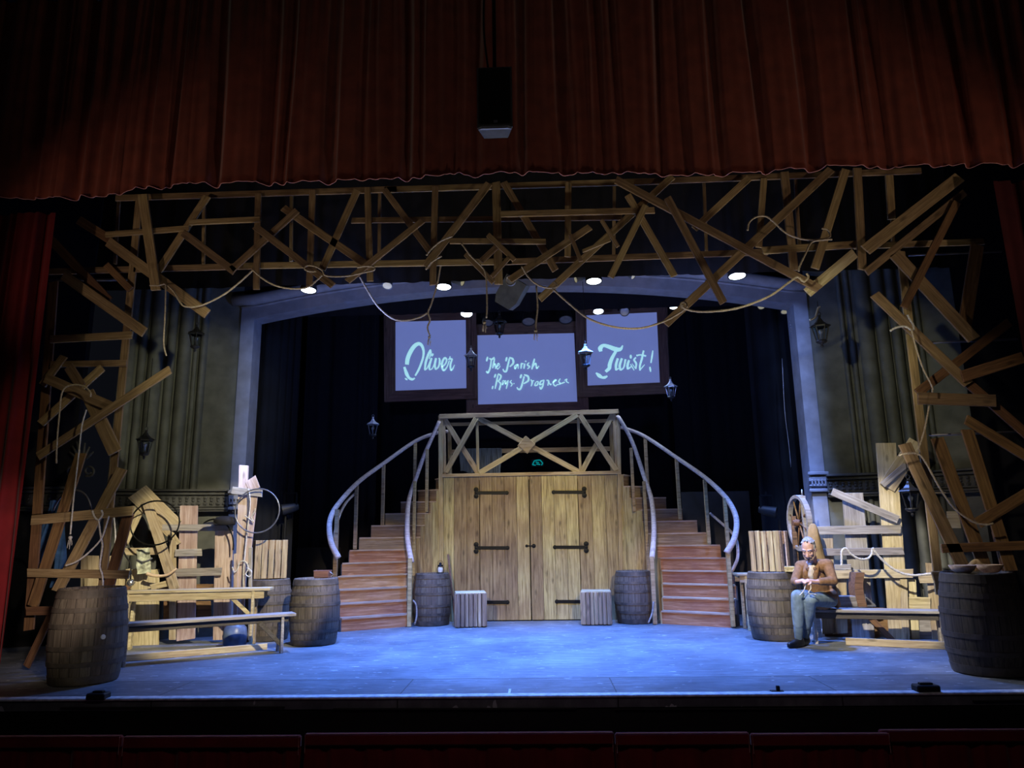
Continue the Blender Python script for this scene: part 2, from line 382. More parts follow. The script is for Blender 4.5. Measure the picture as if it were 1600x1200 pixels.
# ================================================================== THE SETTING
def struct(o): o['kind'] = 'structure'; return o
EY = 6.82                                           # stage front edge
struct(MB().box((0, (EY+16)/2, -0.05), (18, 16-EY, 0.1)).build('floor', M_FLOOR))
struct(MB().box((0, EY+0.06, -0.75), (18, 0.1, 1.28)).build('wall_front', M_FASCIA))
struct(MB().box((0, EY+0.03, -0.004), (18, 0.11, 0.022), None, 0.006).build('trim_1', M_EDGE))
struct(MB().box((0, 2.2, -1.45), (18, 9.4, 0.1)).build('floor_pit', M_PIT))
struct(MB().box((0, 15.6, 3.5), (18, 0.2, 9)).build('wall_back', M_WALL))
struct(MB().box((0, 11.3, 8.2), (18, 8.4, 0.2)).build('ceiling', M_WALL))
fm = MB()                                          # thin battens and fixings along the black stage front
for (a, b, y) in ((95, 445, 1106), (520, 900, 1108), (960, 1280, 1108), (1520, 1600, 1096)):
    A = W(a, y, EY-0.02); B = W(b, y-1, EY-0.02); fm.bar(A, B, 0.012, 0.02)
struct(fm.build('trim_2', plain('fascia_batten', (0.02, 0.02, 0.018), 0.6)))
# --- proscenium arch: narrow architrave, roll moulding, black surround
AY = 11.0
XL = W(396, 600, AY).x-0.05; XR = W(1252, 600, AY).x
ZS = W(396, 498, AY).z; ZT = W(815, 447, AY).z
def arch_z(x, up=0.0):
    u = (x-(XL+XR)/2)/((XR-XL)/2); return ZS+up+(ZT-ZS)*(1-u*u)
def arch_path(out):
    a = XL-out; b = XR+out; pts = [Vector((a, 0, 0))]
    n = 28
    for i in range(n+1):
        x = a+(b-a)*i/n
        pts.append(Vector((x, 0, arch_z(max(XL, min(XR, x)), out*0.9))))
    pts.append(Vector((b, 0, 0))); return pts
ai = arch_path(0.0); ao = arch_path(0.215); mb = MB()
k = len(ai)
for (P, y) in ((ai, AY), (ao, AY), (ai, AY+0.32), (ao, AY+0.32)): mb.v += [Vector((p.x, y, p.z)) for p in P]
for i in range(k-1):
    mb.f += [[i, i+1, k+i+1, k+i], [2*k+i, 2*k+i+1, i+1, i], [k+i, k+i+1, 3*k+i+1, 3*k+i]]
struct(mb.build('wall_arch', M_ARCH))
mb = MB()
mid = [Vector((p.x, AY-0.02, p.z)) for p in arch_path(0.35)[1:-1]]
mb.tube(mid, 0.10, 10)
mid = [Vector((p.x, AY-0.01, p.z)) for p in arch_path(0.22)[1:-1]]
mb.tube(mid, 0.022, 8)
struct(mb.build('trim_3', M_ARCH, smooth=True))
# moulded caps at dado height on both jambs
mb = MB()
for (xa, xb, zc) in ((XL-0.235, XL+0.02, 1.98), (XR-0.02, XR+0.235, 2.10)):
    for dz, pr, h in ((0.13, 0.05, 0.05), (0.05, 0.025, 0.08), (-0.05, 0.03, 0.03), (-0.12, 0.045, 0.05)):
        mb.box(((xa+xb)/2, AY-pr/2+0.001, zc+dz), (xb-xa+pr, pr, h), None, 0.01)
    for i in range(5): mb.box((xa+0.03+(xb-xa-0.06)*i/4, AY-0.02, zc+0.0), (0.025, 0.03, 0.09), None, 0.008)
struct(mb.build('trim_4', M_ARCH))
# wall above and beside the opening
mb = MB()
o2 = arch_path(0.33)[1:-1]; kk = len(o2)
mb.v += [Vector((p.x, AY+0.06, p.z)) for p in o2] + [Vector((p.x, AY+0.06, 8.1)) for p in o2]
for i in range(kk-1): mb.f.append([i, i+1, kk+i+1, kk+i])
struct(mb.build('wall_above', M_WALL))
def ribbed(name, pts, ribs):
    """fluted wall standing on a ground path; ribs = pixel-measured rib pattern along it"""
    mb = MB(); prof = []
    A, B = pts; d = (B-A); L = d.length; d = d/L; n = Vector((d.y, -d.x, 0))
    if n.y > 0: n = -n
    S = 160
    for i in range(S+1):
        u = i/S; h = 0.0
        for (c, w, hh) in ribs:
            x = abs(u-c)/(w/2)
            if x < 1: h = max(h, hh*math.sqrt(1-x*x))
        prof.append(A+d*(L*u)+n*h)
    z1 = 8.1
    mb.v += [Vector((p.x, p.y, 0)) for p in prof]+[Vector((p.x, p.y, z1)) for p in prof]
    for i in range(S): mb.f.append([i, i+1, S+2+i, S+1+i])
    return struct(mb.build(name, M_GREEN))
# auditorium-side splay walls: flat panel next to the jamb, then fluting towards the house
LA = W(183, 600, 10.55); LB = W(322, 600, 10.95); LA.z = LB.z = 0
RB = W(1322, 600, 10.95); RA = W(1455, 600, 10.5); RA.z = RB.z = 0
ribs = [(0.09, 0.15, 0.05), (0.25, 0.10, 0.07), (0.40, 0.17, 0.11), (0.57, 0.11, 0.07), (0.72, 0.15, 0.11), (0.85, 0.06, 0.04), (0.94, 0.09, 0.09)]
ribbed('wall_left', (LA, LB), ribs)
ribbed('wall_right', (RB, RA), [(0.04, 0.07, 0.07), (0.14, 0.07, 0.05), (0.32, 0.2, 0.11), (0.52, 0.16, 0.09), (0.68, 0.13, 0.11), (0.84, 0.16, 0.09), (0.95, 0.07, 0.05)])
jl = XL-0.215; jr = XR+0.215
struct(MB().prism([(LB.x, LB.y, 0), (jl, AY+0.05, 0), (jl, AY+0.05, 8.1), (LB.x, LB.y, 8.1)], (0, 1, 0), 0.05).build('wall_panel_left', M_GREEN))
struct(MB().prism([(jr, AY+0.05, 0), (RB.x, RB.y, 0), (RB.x, RB.y, 8.1), (jr, AY+0.05, 8.1)], (0, 1, 0), 0.05).build('wall_panel_right', M_GREEN))
LC = LA+Vector((-0.35, -0.9, 0)); LD = LC+Vector((-2.6, -0.2, 0))
RC = RA+Vector((0.35, -0.25, 0)); RD = RC+Vector((2.6, -0.2, 0))
struct(MB().prism([(LD.x, LD.y, 0), (LC.x, LC.y+0.6, 0), (LC.x, LC.y+0.6, 8.1), (LD.x, LD.y, 8.1)], (0, 1, 0), 0.1).build('wall_house_left', M_FRIEZE if False else M_WALL))
struct(MB().prism([(RA.x, RA.y, 0), (RC.x, RC.y, 0), (RC.x, RC.y, 8.1), (RA.x, RA.y, 8.1)], (0, 1, 0), 0.1).build('wall_pier_right', M_GREEN))
struct(MB().prism([(RC.x, RC.y, 0), (RD.x, RD.y, 0), (RD.x, RD.y, 8.1), (RC.x, RC.y, 8.1)], (0, 1, 0), 0.1).build('wall_house_right', M_WALL))
# frieze bands with a row of leaf dentils
def frieze(name, segs, z0, mat):
    mb = MB()
    for (A, B) in segs:
        d = (B-A); L = d.length; d = d/L; n = Vector((d.y, -d.x, 0))
        if n.y > 0: n = -n
        up = Vector((0, 0, z0))
        def strip(z, h, pr):
            mb.bar(A+n*(pr/2)+Vector((0, 0, z)), B+n*(pr/2)+Vector((0, 0, z)), h, pr, n, 0.008)
        strip(z0, 0.035, 0.19); strip(z0-0.05, 0.04, 0.155); strip(z0-0.165, 0.17, 0.125); strip(z0-0.275, 0.035, 0.16); strip(z0-0.305, 0.03, 0.14)
        m = max(2, int(L/0.085))
        for i in range(m):
            c = A+d*(L*(i+0.5)/m)+n*0.13
            for dz, w in ((-0.11, 0.05), (-0.15, 0.035), (-0.2, 0.055)):
                mb.box((c.x, c.y, z0+dz), (w, 0.03, 0.038), None, 0.008)
    return struct(mb.build(name, mat))
zf = 2.13
nL = Vector((0, 0, 0))
frieze('trim_5', [(LA, LB), (LB, Vector((jl-0.02, AY+0.05, 0)))], zf, M_FRIEZE)
frieze('trim_6', [(Vector((jr+0.02, AY+0.05, 0)), RB), (RB, RA), (RA, RC)], zf+0.06, M_FRIEZE)
frieze('trim_7', [(LD+Vector((0, 0.1, 0)), LC+Vector((0, 0.6, 0)))], zf+0.02, M_FRIEZE)
# plaster scroll on the dark house wall behind the boards
mb = MB(); sy = LC.y+0.56
def spiral(cx, cy, r0, r1, a0, a1, n=26):
    return [W(cx+(r0+(r1-r0)*i/n)*math.cos(a0+(a1-a0)*i/n), cy+(r0+(r1-r0)*i/n)*math.sin(a0+(a1-a0)*i/n), sy-0.03) for i in range(n+1)]
mb.tube(spiral(139, 736, 4, 9, 0.5, 8.5), 0.018, 6); mb.tube(spiral(113, 736, 4, 9, 2.6, -5.4), 0.018, 6)
for (a, b) in (((126, 722), (108, 706)), ((126, 722), (113, 697)), ((127, 722), (120, 690)), ((127, 722), (133, 692)), ((127, 722), (140, 698)), ((128, 722), (146, 706))):
    mb.tube(wp([a, ((a[0]+b[0])/2+1, (a[1]+b[1])/2), b], sy-0.03), [0.01, 0.022, 0.012], 6)
struct(mb.build('trim_8', plain('scroll_plaster', (0.09, 0.09, 0.085), 0.5), smooth=True))

# ================================================================== CURTAINS AND DRAPES
def folds(x, seed, scale=1.0):
    s = seed*1.7; u = x/scale
    a = math.sin(u*7.3+s+1.3*math.sin(u*1.9+s)); b = math.sin(u*15.1+2.1*s+1.1*math.sin(u*3.1)); c = math.sin(u*31+s*3+math.sin(u*5.3))
    v = 0.55*a+0.33*b+0.12*c
    return (1-abs(v)**0.75*1.6) if v < 0 else (1-v*0.6)
def sheet(name, mat, xs, y0, ztop, zbot, amp, seed, rows=14, scale=1.0, flare=0.35, parent=None, label=None):
    mb = MB(); n = len(xs)
    for r in range(rows+1):
        t = r/rows
        for x in xs:
            zb = zbot(x) if callable(zbot) else zbot
            f = folds(x+0.02*math.sin(t*2.2+x*3), seed, scale)
            g = folds(x*1.03+t*0.05, seed+5, scale*1.7)
            y = y0 - amp*(f*(0.75+flare*t)+0.25*g*t)
            mb.v.append(Vector((x+0.012*math.sin(t*3+x*9), y, ztop+(zb-ztop)*t)))
    for r in range(rows):
        for i in range(n-1):
            a = r*n+i; mb.f.append([a, a+1, a+n+1, a+n])
    o = mb.build(name, mat, parent, smooth=True, label=label)
    return o, mb.v[rows*n:]
VY = 7.62
HEM = [(-260, 312), (-60, 312), (0, 309), (20, 313), (100, 313), (195, 307), (205, 299), (214, 299), (216, 296), (258, 298), (262, 293), (300, 289), (345, 291), (400, 288), (440, 290), (520, 285), (600, 284), (700, 277), (820, 273), (1000, 274), (1100, 277), (1200, 271), (1300, 263), (1400, 264), (1600, 259), (1680, 258), (1900, 255)]
hemx = [(W(px, py, VY).x, W(px, py, VY).z) for px, py in HEM]
def hem_z(x): return lerp_table(hemx, x)+0.012*(folds(x, 3, 0.66)-0.6)+0.006*math.sin(x*17+math.sin(x*5))
vt = thing('valance_curtain', 'wide dark red velvet house valance hanging in folds across the top', 'curtain', (0, VY, 4.8))
vx = fit(hemx[0][0], hemx[-1][0], 680)
vo, edge = sheet('velvet', M_VELVET, vx, VY, 8.0, hem_z, 0.12, 3, rows=20, scale=0.66, flare=-0.28, parent=vt)
mb = MB(); mb.tube([p+Vector((0, -0.006, 0)) for p in edge], 0.0045, 5); mb.build('hem_braid', M_HEM, vt, smooth=True, label='pale pink hem braid')
def side_curtain(name, xs, label, seed, y, mat=None):
    t = thing(name, label, 'curtain', (sum(xs)/len(xs), y, 0.2))
    sheet('velvet', mat or M_VELVETS, xs, y, 5.3, 0.10, 0.10, seed, rows=10, scale=0.5, parent=t)
    return t
CL = W(82, 400, 7.95).x; CR = W(1548, 290, 7.95).x
side_curtain('house_curtain', fit(CL-1.9, CL, 120), 'crimson velvet house curtain hanging beside the barrel with the white bung', 4, 7.95)
side_curtain('house_curtain', fit(CR, CR+1.9, 120), 'shade-darkened red house curtain drawn aside behind the barrel with two bowls', 6, 7.95, M_VELVETD)
def drape(name, label, xa, xb, y, z0, z1, seed, mat=M_DRAPE, amp=0.09, scale=0.8, y2=None):
    o, _ = sheet(name, mat, fit(xa, xb, int(abs(xb-xa)*34)+8), y, z1, z0, amp, seed, rows=3, scale=scale)
    return tag(o, label, 'drape')
drape('border_drape', 'black cloth border hanging straight behind the timber truss', W(150, 440, 9.6).x, W(1500, 440, 9.6).x, 9.6, W(815, 437, 9.6).z, 7.9, 8, amp=0.03)
drape('stage_drape', 'black narrow-fold drape inside the pale jamb behind the post with the hoop', W(392, 600, 11.7).x, W(470, 600, 11.7).x, 11.7, 0.02, 7.8, 1, M_DRAPE2, 0.07, 0.5)
drape('stage_drape', 'black leg drape behind the hanging lantern nearest the pale jamb', W(455, 600, 12.6).x, W(575, 600, 12.6).x, 13.4, 0.02, 7.8, 2, M_DRAPE, 0.06, 0.9)
drape('stage_drape', 'charcoal leg drape hanging behind the wheel and the slatted crate', W(1172, 600, 11.9).x, W(1262, 600, 11.9).x, 11.95, 0.02, 7.8, 9, M_DRAPE2, 0.12, 0.9)
drape('stage_drape', 'black leg drape behind the staircase on the wheel side', W(1050, 600, 13.6).x, W(1180, 600, 13.6).x, 13.8, 0.02, 7.8, 5, M_DRAPE2, 0.06, 0.9)
drape('backcloth', 'plain black backcloth behind the three hanging screens', -4.6, 4.6, 15.0, 0.02, 7.8, 7, M_DRAPE, 0.03, 1.3)
drape('upper_border', 'short black border above the screens inside the arch', XL+0.1, XR-0.1, 12.0, W(815, 487, 12.0).z, 7.8, 3, M_DRAPE, 0.03, 1.1)
# pit rail curtains in front of the stage
PY = 5.95
pit = [(-70, 196, 1149, 'short end length of red velvet pit-rail curtain in front of the barrel with the bung'),
       (198, 473, 1149, 'red velvet pit-rail curtain with a bright turned edge at each end'),
       (479, 958, 1144, 'longest red velvet pit-rail curtain below the middle of the stage'),
       (960, 1168, 1144, 'red velvet pit-rail curtain with a small peaked corner, below the clamp'),
       (1170, 1385, 1145, 'red velvet pit-rail curtain second from the end, below the seated man'),
       (1375, 1680, 1142, 'end length of red velvet pit-rail curtain below the barrel with two bowls')]
for i, (a, b, y, lab) in enumerate(pit):
    A = W(a, y, PY); B = W(b, y-1, PY); zt = (A.z+B.z)/2; yy = PY+(0.06 if i == 5 else 0)
    t = thing('pit_rail_curtain', lab, 'curtain', ((A.x+B.x)/2, yy, -1.4), group='pit rail curtains')
    sheet('velvet', M_VELVETS, fit(A.x, B.x, int((B.x-A.x)*60)), yy, zt-0.08, -1.4, 0.035, i+2, rows=6, scale=0.35, parent=t)
    MB().box(((A.x+B.x)/2, yy-0.035, zt-0.04), (B.x-A.x, 0.05, 0.09), None, 0.012).build('heading', M_VELVETS, t)
    e = MB(); e.tube([(A.x+0.01, yy-0.062, zt-0.13), (A.x+0.01, yy-0.062, zt+0.004), (B.x-0.01, yy-0.062, zt+0.004), (B.x-0.01, yy-0.062, zt-0.13)], 0.0035, 5)
    e.build('edge_piping', M_HEM, t)

# ================================================================== TIMBER TRUSS AND TOWERS
TY = 8.35
def planks(t, rows, base, dflt=W_TRUSS):
    for r in rows:
        x0, y0, x1, y1, w, L = r[:6]; nm = r[6] if len(r) > 6 else 'plank'
        m = r[7] if len(r) > 7 else dflt
        board(t, nm, (x0, y0), (x1, y1), w, YP(base-0.034*L), mat=m)
tr = thing('timber_truss', 'long overhead truss of criss-crossed rough planks hanging under the red valance', 'wooden truss', (0, TY, 4.3))
planks(tr, [
    (180, 309, 620, 295, 10, 0, 'rail'), (600, 296, 1010, 283, 10, 0, 'rail'), (990, 284, 1440, 266, 10, 0, 'rail'),
    (75, 424, 400, 415, 10, 0, 'rail'), (380, 415, 800, 408, 10, 0, 'rail'), (780, 409, 1200, 393, 10, 0, 'rail'), (1192, 391, 1345, 381, 12, 1, 'rail'), (1335, 384, 1538, 377, 10, 0, 'rail'),
    (222, 303, 243, 453, 15, 4), (164, 366, 295, 356, 9, 3), (323, 306, 246, 424, 12, 2), (295, 347, 406, 342, 9, 3), (285, 363, 366, 424, 12, 3),
    (168, 377, 323, 490, 16, 2), (122, 343, 172, 374, 14, 1, 'plank', W_BROWN), (165, 413, 203, 452, 11, 1, 'plank', W_BROWN),
    (403, 302, 400, 452, 10, 1, 'upright'), (488, 296, 483, 447, 10, 1, 'upright'), (558, 296, 503, 420, 11, 2), (574, 292, 578, 439, 10, 1, 'upright'),
    (600, 295, 675, 397, 10, 2), (680, 290, 676, 445, 10, 1, 'upright'), (361, 421, 464, 328, 11, 3), (442, 324, 578, 417, 12, 2), (398, 353, 520, 446, 11, 4),
    (542, 439, 660, 344, 10, 4), (549, 344, 972, 339, 9, 0), (664, 416, 764, 286, 12, 3), (775, 284, 779, 444, 13, 1, 'upright'), (787, 284, 868, 422, 11, 2),
    (702, 376, 853, 377, 9, 3), (888, 284, 887, 401, 10, 1, 'upright'), (782, 334, 1023, 328, 10, 3), (796, 437, 922, 354, 11, 4), (843, 467, 1051, 275, 11, 2),
    (954, 433, 1009, 320, 10, 4), (981, 304, 1054, 431, 11, 3), (762, 366, 804, 406, 8, 5), (727, 396, 771, 441, 8, 4), (751, 408, 778, 383, 9, 4), (768, 432, 796, 401, 7, 5),
    (891, 366, 908, 408, 6, 5), (940, 343, 966, 385, 6, 5), (910, 392, 954, 374, 5, 4),
    (962, 280, 1281, 451, 13, 4), (1043, 308, 1131, 473, 12, 5), (1171, 277, 1085, 357, 11, 2), (1040, 506, 1299, 264, 13, 3), (1194, 278, 1186, 386, 10, 1, 'upright'),
    (1226, 268, 1241, 422, 13, 1, 'upright'), (1322, 264, 1274, 419, 13, 3), (1336, 395, 1262, 457, 16, 3, 'plank', W_PALE),
    (1340, 262, 1348, 421, 13, 2, 'upright'), (1353, 390, 1500, 276, 19, 4), (1354, 425, 1508, 300, 12, 3), (1390, 273, 1394, 342, 12, 1)], TY)
for (a, b) in (((185, 312), (179, 412)), ((318, 322), (317, 412)), ((455, 305), (454, 408)), ((593, 298), (592, 405)), ((960, 287), (959, 400)), ((1100, 282), (1104, 392)), ((1243, 275), (1250, 388)), ((1393, 270), (1396, 380))):
    board(tr, 'thin_batten', a, b, 5, YP(TY+0.25), t=0.03)
lt = thing('timber_tower', 'ramshackle tower of nailed planks beside the crimson curtain, blue clothing behind it', 'wooden tower', (W(120, 980, TY).x, TY, 0))
planks(lt, [
    (217, 312, 158, 925, 12, 0, 'post'), (83, 440, 44, 985, 15, 0, 'post', W_BROWN),
    (78, 530, 206, 523, 12, 1, 'rung'), (78, 569, 197, 567, 10, 1, 'rung'), (78, 373, 170, 470, 14, 2, 'plank', W_BROWN), (98, 429, 225, 519, 16, 3),
    (65, 602, 99, 556, 12, 2), (106, 572, 126, 604, 15, 3), (159, 574, 62, 662, 13, 2), (70, 590, 178, 638, 16, 4), (265, 577, 58, 713, 13, 5), (135, 612, 179, 707, 21, 3),
    (190, 732, 88, 924, 17, 4), (126, 708, 50, 948, 17, 3, 'plank', W_BROWN), (48, 813, 207, 798, 15, 5, 'rung'), (42, 895, 201, 898, 13, 5, 'rung'), (200, 802, 167, 924, 17, 4, 'plank', W_BROWN),
    (80, 958, 40, 1042, 11, 3, 'plank', W_BROWN), (40, 955, 84, 954, 13, 4, 'rung', W_BROWN)], TY)
MB().tube([W(78, 438, TY+0.1), W(203, 437, TY+0.1)], 0.018, 8).build('cross_pipe', M_PIPE, lt, smooth=True)
rt = thing('timber_tower', 'ramshackle tower of heavy leaning planks behind the barrel with two bowls', 'wooden tower', (W(1520, 950, TY).x, TY, 0))
planks(rt, [
    (1408, 392, 1470, 930, 13, 0, 'post'), (1528, 382, 1507, 516, 20, 2, 'plank', W_BROWN), (1398, 395, 1523, 530, 20, 3), (1413, 480, 1496, 315, 12, 4, 'plank', W_BROWN),
    (1367, 459, 1514, 600, 16, 4), (1434, 614, 1578, 503, 14, 2, 'plank', W_BROWN), (1504, 588, 1600, 558, 18, 5, 'plank', W_BROWN), (1511, 596, 1612, 684, 15, 3, 'plank', W_BROWN),
    (1435, 622, 1557, 626, 19, 5), (1510, 655, 1612, 717, 16, 4, 'plank', W_BROWN), (1512, 671, 1581, 892, 19, 3, 'plank', W_BROWN), (1414, 693, 1510, 895, 20, 5),
    (1465, 684, 1545, 900, 20, 2, 'plank', W_BROWN), (1472, 857, 1612, 852, 14, 5, 'rung', W_BROWN), (1528, 818, 1612, 768, 17, 4, 'plank', W_BROWN), (1458, 900, 1500, 901, 14, 3, 'rung'),
    (1560, 830, 1605, 1010, 18, 2, 'plank', W_BROWN)], TY)
for (a, b) in (((1420, 399), (1565, 393)), ((1440, 536), (1590, 530)), ((1452, 680), (1610, 674))):
    MB().tube([W(*a, TY+0.12), W(*b, TY+0.12)], 0.014, 8).build('cross_pipe', M_PIPE, rt, smooth=True)

# ================================================================== GATEHOUSE AND STAIRS
HY = 12.6
hs = thing('timber_gatehouse', 'plank gatehouse with double doors and a railed platform on top, centre stage', 'stage set building', (-0.06, HY, 0))
hx0 = W(689, 860, HY).x; hx1 = W(970, 860, HY).x
d0 = W(749.6, 860, HY).x; d1 = W(828.5, 860, HY).x; d2 = W(906, 860, HY).x
PZ = W(828, 741, HY).z; BY = HY+0.92
def boarded(name, xa, xb, za, zb, y, parent, n, mat=W_HOUSE, t=0.03):
    mb = MB(); w = (xb-xa)/n
    for i in range(n):
        j = random.uniform(-0.003, 0.003)
        mb.box((xa+w*(i+0.5), y+t/2+j, (za+zb)/2), (w-0.004, t, zb-za), None, 0.004)
    M = Matrix.Translation(((xa+xb)/2-w*n/2, y, za)) @ Matrix.Diagonal((w/0.215, 1, 1, 1))
    # material tells boards apart by their distance along X from the edge of the panel
    o = mb.build(name, mat, parent, M); return o
boarded('wall_boards', hx0, d0, 0, PZ, HY, hs, 3)
boarded('wall_boards', d2, hx1, 0, PZ, HY, hs, 3)
def strap(parent, px0, px1, py, flip):
    y = HY-0.02
    A = W(px0, py, y); B = W(px1, py, y); mb = MB()
    mb.bar(A, B, 0.055, 0.014, None, 0.004)
    e = A if not flip else B
    for dz in (0.055, 0, -0.055):
        mb.lathe([(0, 0), (0.042 if dz else 0.03, 0.002), (0.042 if dz else 0.03, 0.014), (0, 0.02)], 14, Matrix.Translation((e.x, y+0.008, e.z+dz)) @ Matrix.Rotation(rad(90), 4, 'X'))
    s = B if not flip else A
    mb.lathe([(0, 0), (0.035, 0.002), (0.035, 0.012), (0, 0.016)], 12, Matrix.Translation((s.x, y+0.008, s.z)) @ Matrix.Rotation(rad(90), 4, 'X'))
    mb.build('strap_hinge', M_IRON, parent)
dl = boarded('door', d0+0.006, d1-0.006, 0.015, PZ-0.01, HY-0.012, hs, 4)
dr = boarded('door', d1+0.006, d2-0.006, 0.015, PZ-0.01, HY-0.012, hs, 4)
for (a, b, y) in ((744, 792, 770), (744, 793, 856), (752, 793, 941)): strap(dl, a, b, y, False)
for (a, b, y) in ((865, 913, 769), (867, 916, 855), (870, 911, 940)): strap(dr, a, b, y, True)
mb = MB(); q = W(834, 853, HY-0.03)
mb.bar(W(821, 853, HY-0.03), W(836, 853, HY-0.03), 0.02, 0.016); mb.lathe([(0, 0), (0.035, 0.003), (0.035, 0.014), (0, 0.022)], 14, Matrix.Translation(q+Vector((0, 0.012, 0))) @ Matrix.Rotation(rad(90), 4, 'X'))
mb.lathe([(0, 0), (0.025, 0.003), (0.025, 0.014), (0, 0.022)], 14, Matrix.Translation(W(823, 853, HY-0.018)) @ Matrix.Rotation(rad(90), 4, 'X'))
mb.build('latch', M_IRON, dr)
mb = MB(); mb.box(((hx0+hx1)/2, (HY+BY)/2+0.02, PZ-0.045), (hx1-hx0, BY-HY+0.02, 0.09), None, 0.004); mb.build('platform', W_RAIL, hs)
mb = MB(); mb.box((hx0+0.02, (HY+BY)/2+0.04, PZ/2-0.05), (0.03, BY-HY, PZ-0.1)); mb.build('side_panel', W_RAIL, hs)
mb = MB(); mb.box((hx1-0.02, (HY+BY)/2+0.04, PZ/2-0.05), (0.03, BY-HY, PZ-0.1)); mb.build('side_panel', W_RAIL, hs)
hp = YP(HY-0.035)
def hb(name, a, b, w, off=0.0, t=0.04, mat=W_RAIL, pl=hp): return board(hs, name, a, b, w, pl, off, t, mat)
hb('corner_post', (688, 649), (690, 968), 7, 0.02); hb('corner_post', (966, 652), (972, 968), 6, 0.02)
hb('front_rail', (686, 650.5), (966, 642.5), 7, 0.03, 0.07); hb('bottom_rail', (690, 743), (970, 738), 5, 0.03, 0.06)
hb('baluster', (693.5, 652), (695, 742), 4, 0.0); hb('baluster', (745, 652), (747, 741), 4, 0.0); hb('baluster', (903, 646), (907, 738), 4, 0.0); hb('baluster', (959, 645), (964, 737), 5, 0.0)
hb('brace', (694, 654), (747, 739), 8, 0.0); hb('brace', (744, 653), (696, 738), 8, 0.035)
hb('brace', (746, 652), (906, 738), 8, 0.0); hb('brace', (902, 648), (749, 739), 8, 0.035)
hb('brace', (906, 648), (963, 735), 8, 0.035); hb('brace', (957, 648), (909, 737), 8, 0.0)
A = W(822.5, 695, HY-0.12)
for k, (sz, dy) in enumerate(((0.155, 0.0), (0.145, -0.02))):
    mb = MB(); mb.box((A.x+0.004*k, A.y+dy, A.z), (sz*1.45, 0.02, sz*1.45), Matrix.Rotation(rad(45 if k else 40), 3, 'Y'), 0.003)
    mb.build('diamond_plate', W_RAIL, hs)
bp = YP(BY)
hb('back_rail', (703, 663), (956, 657), 5, 0, 0.05, pl=bp); hb('back_rail', (702, 706), (956, 701), 7, 0, 0.04, pl=bp)
hb('back_post', (702, 667), (703, 741), 6, 0.0, pl=bp); hb('back_post', (955, 660), (957, 737), 6, 0.0, pl=bp)
for a, b in (((689, 651.5), (703, 664)), ((965, 643.5), (956, 658))):
    MB().bar(W(*a, HY), W(*b, BY), 0.05, 0.05, (0, 0, 1)).build('side_rail', W_RAIL, hs)

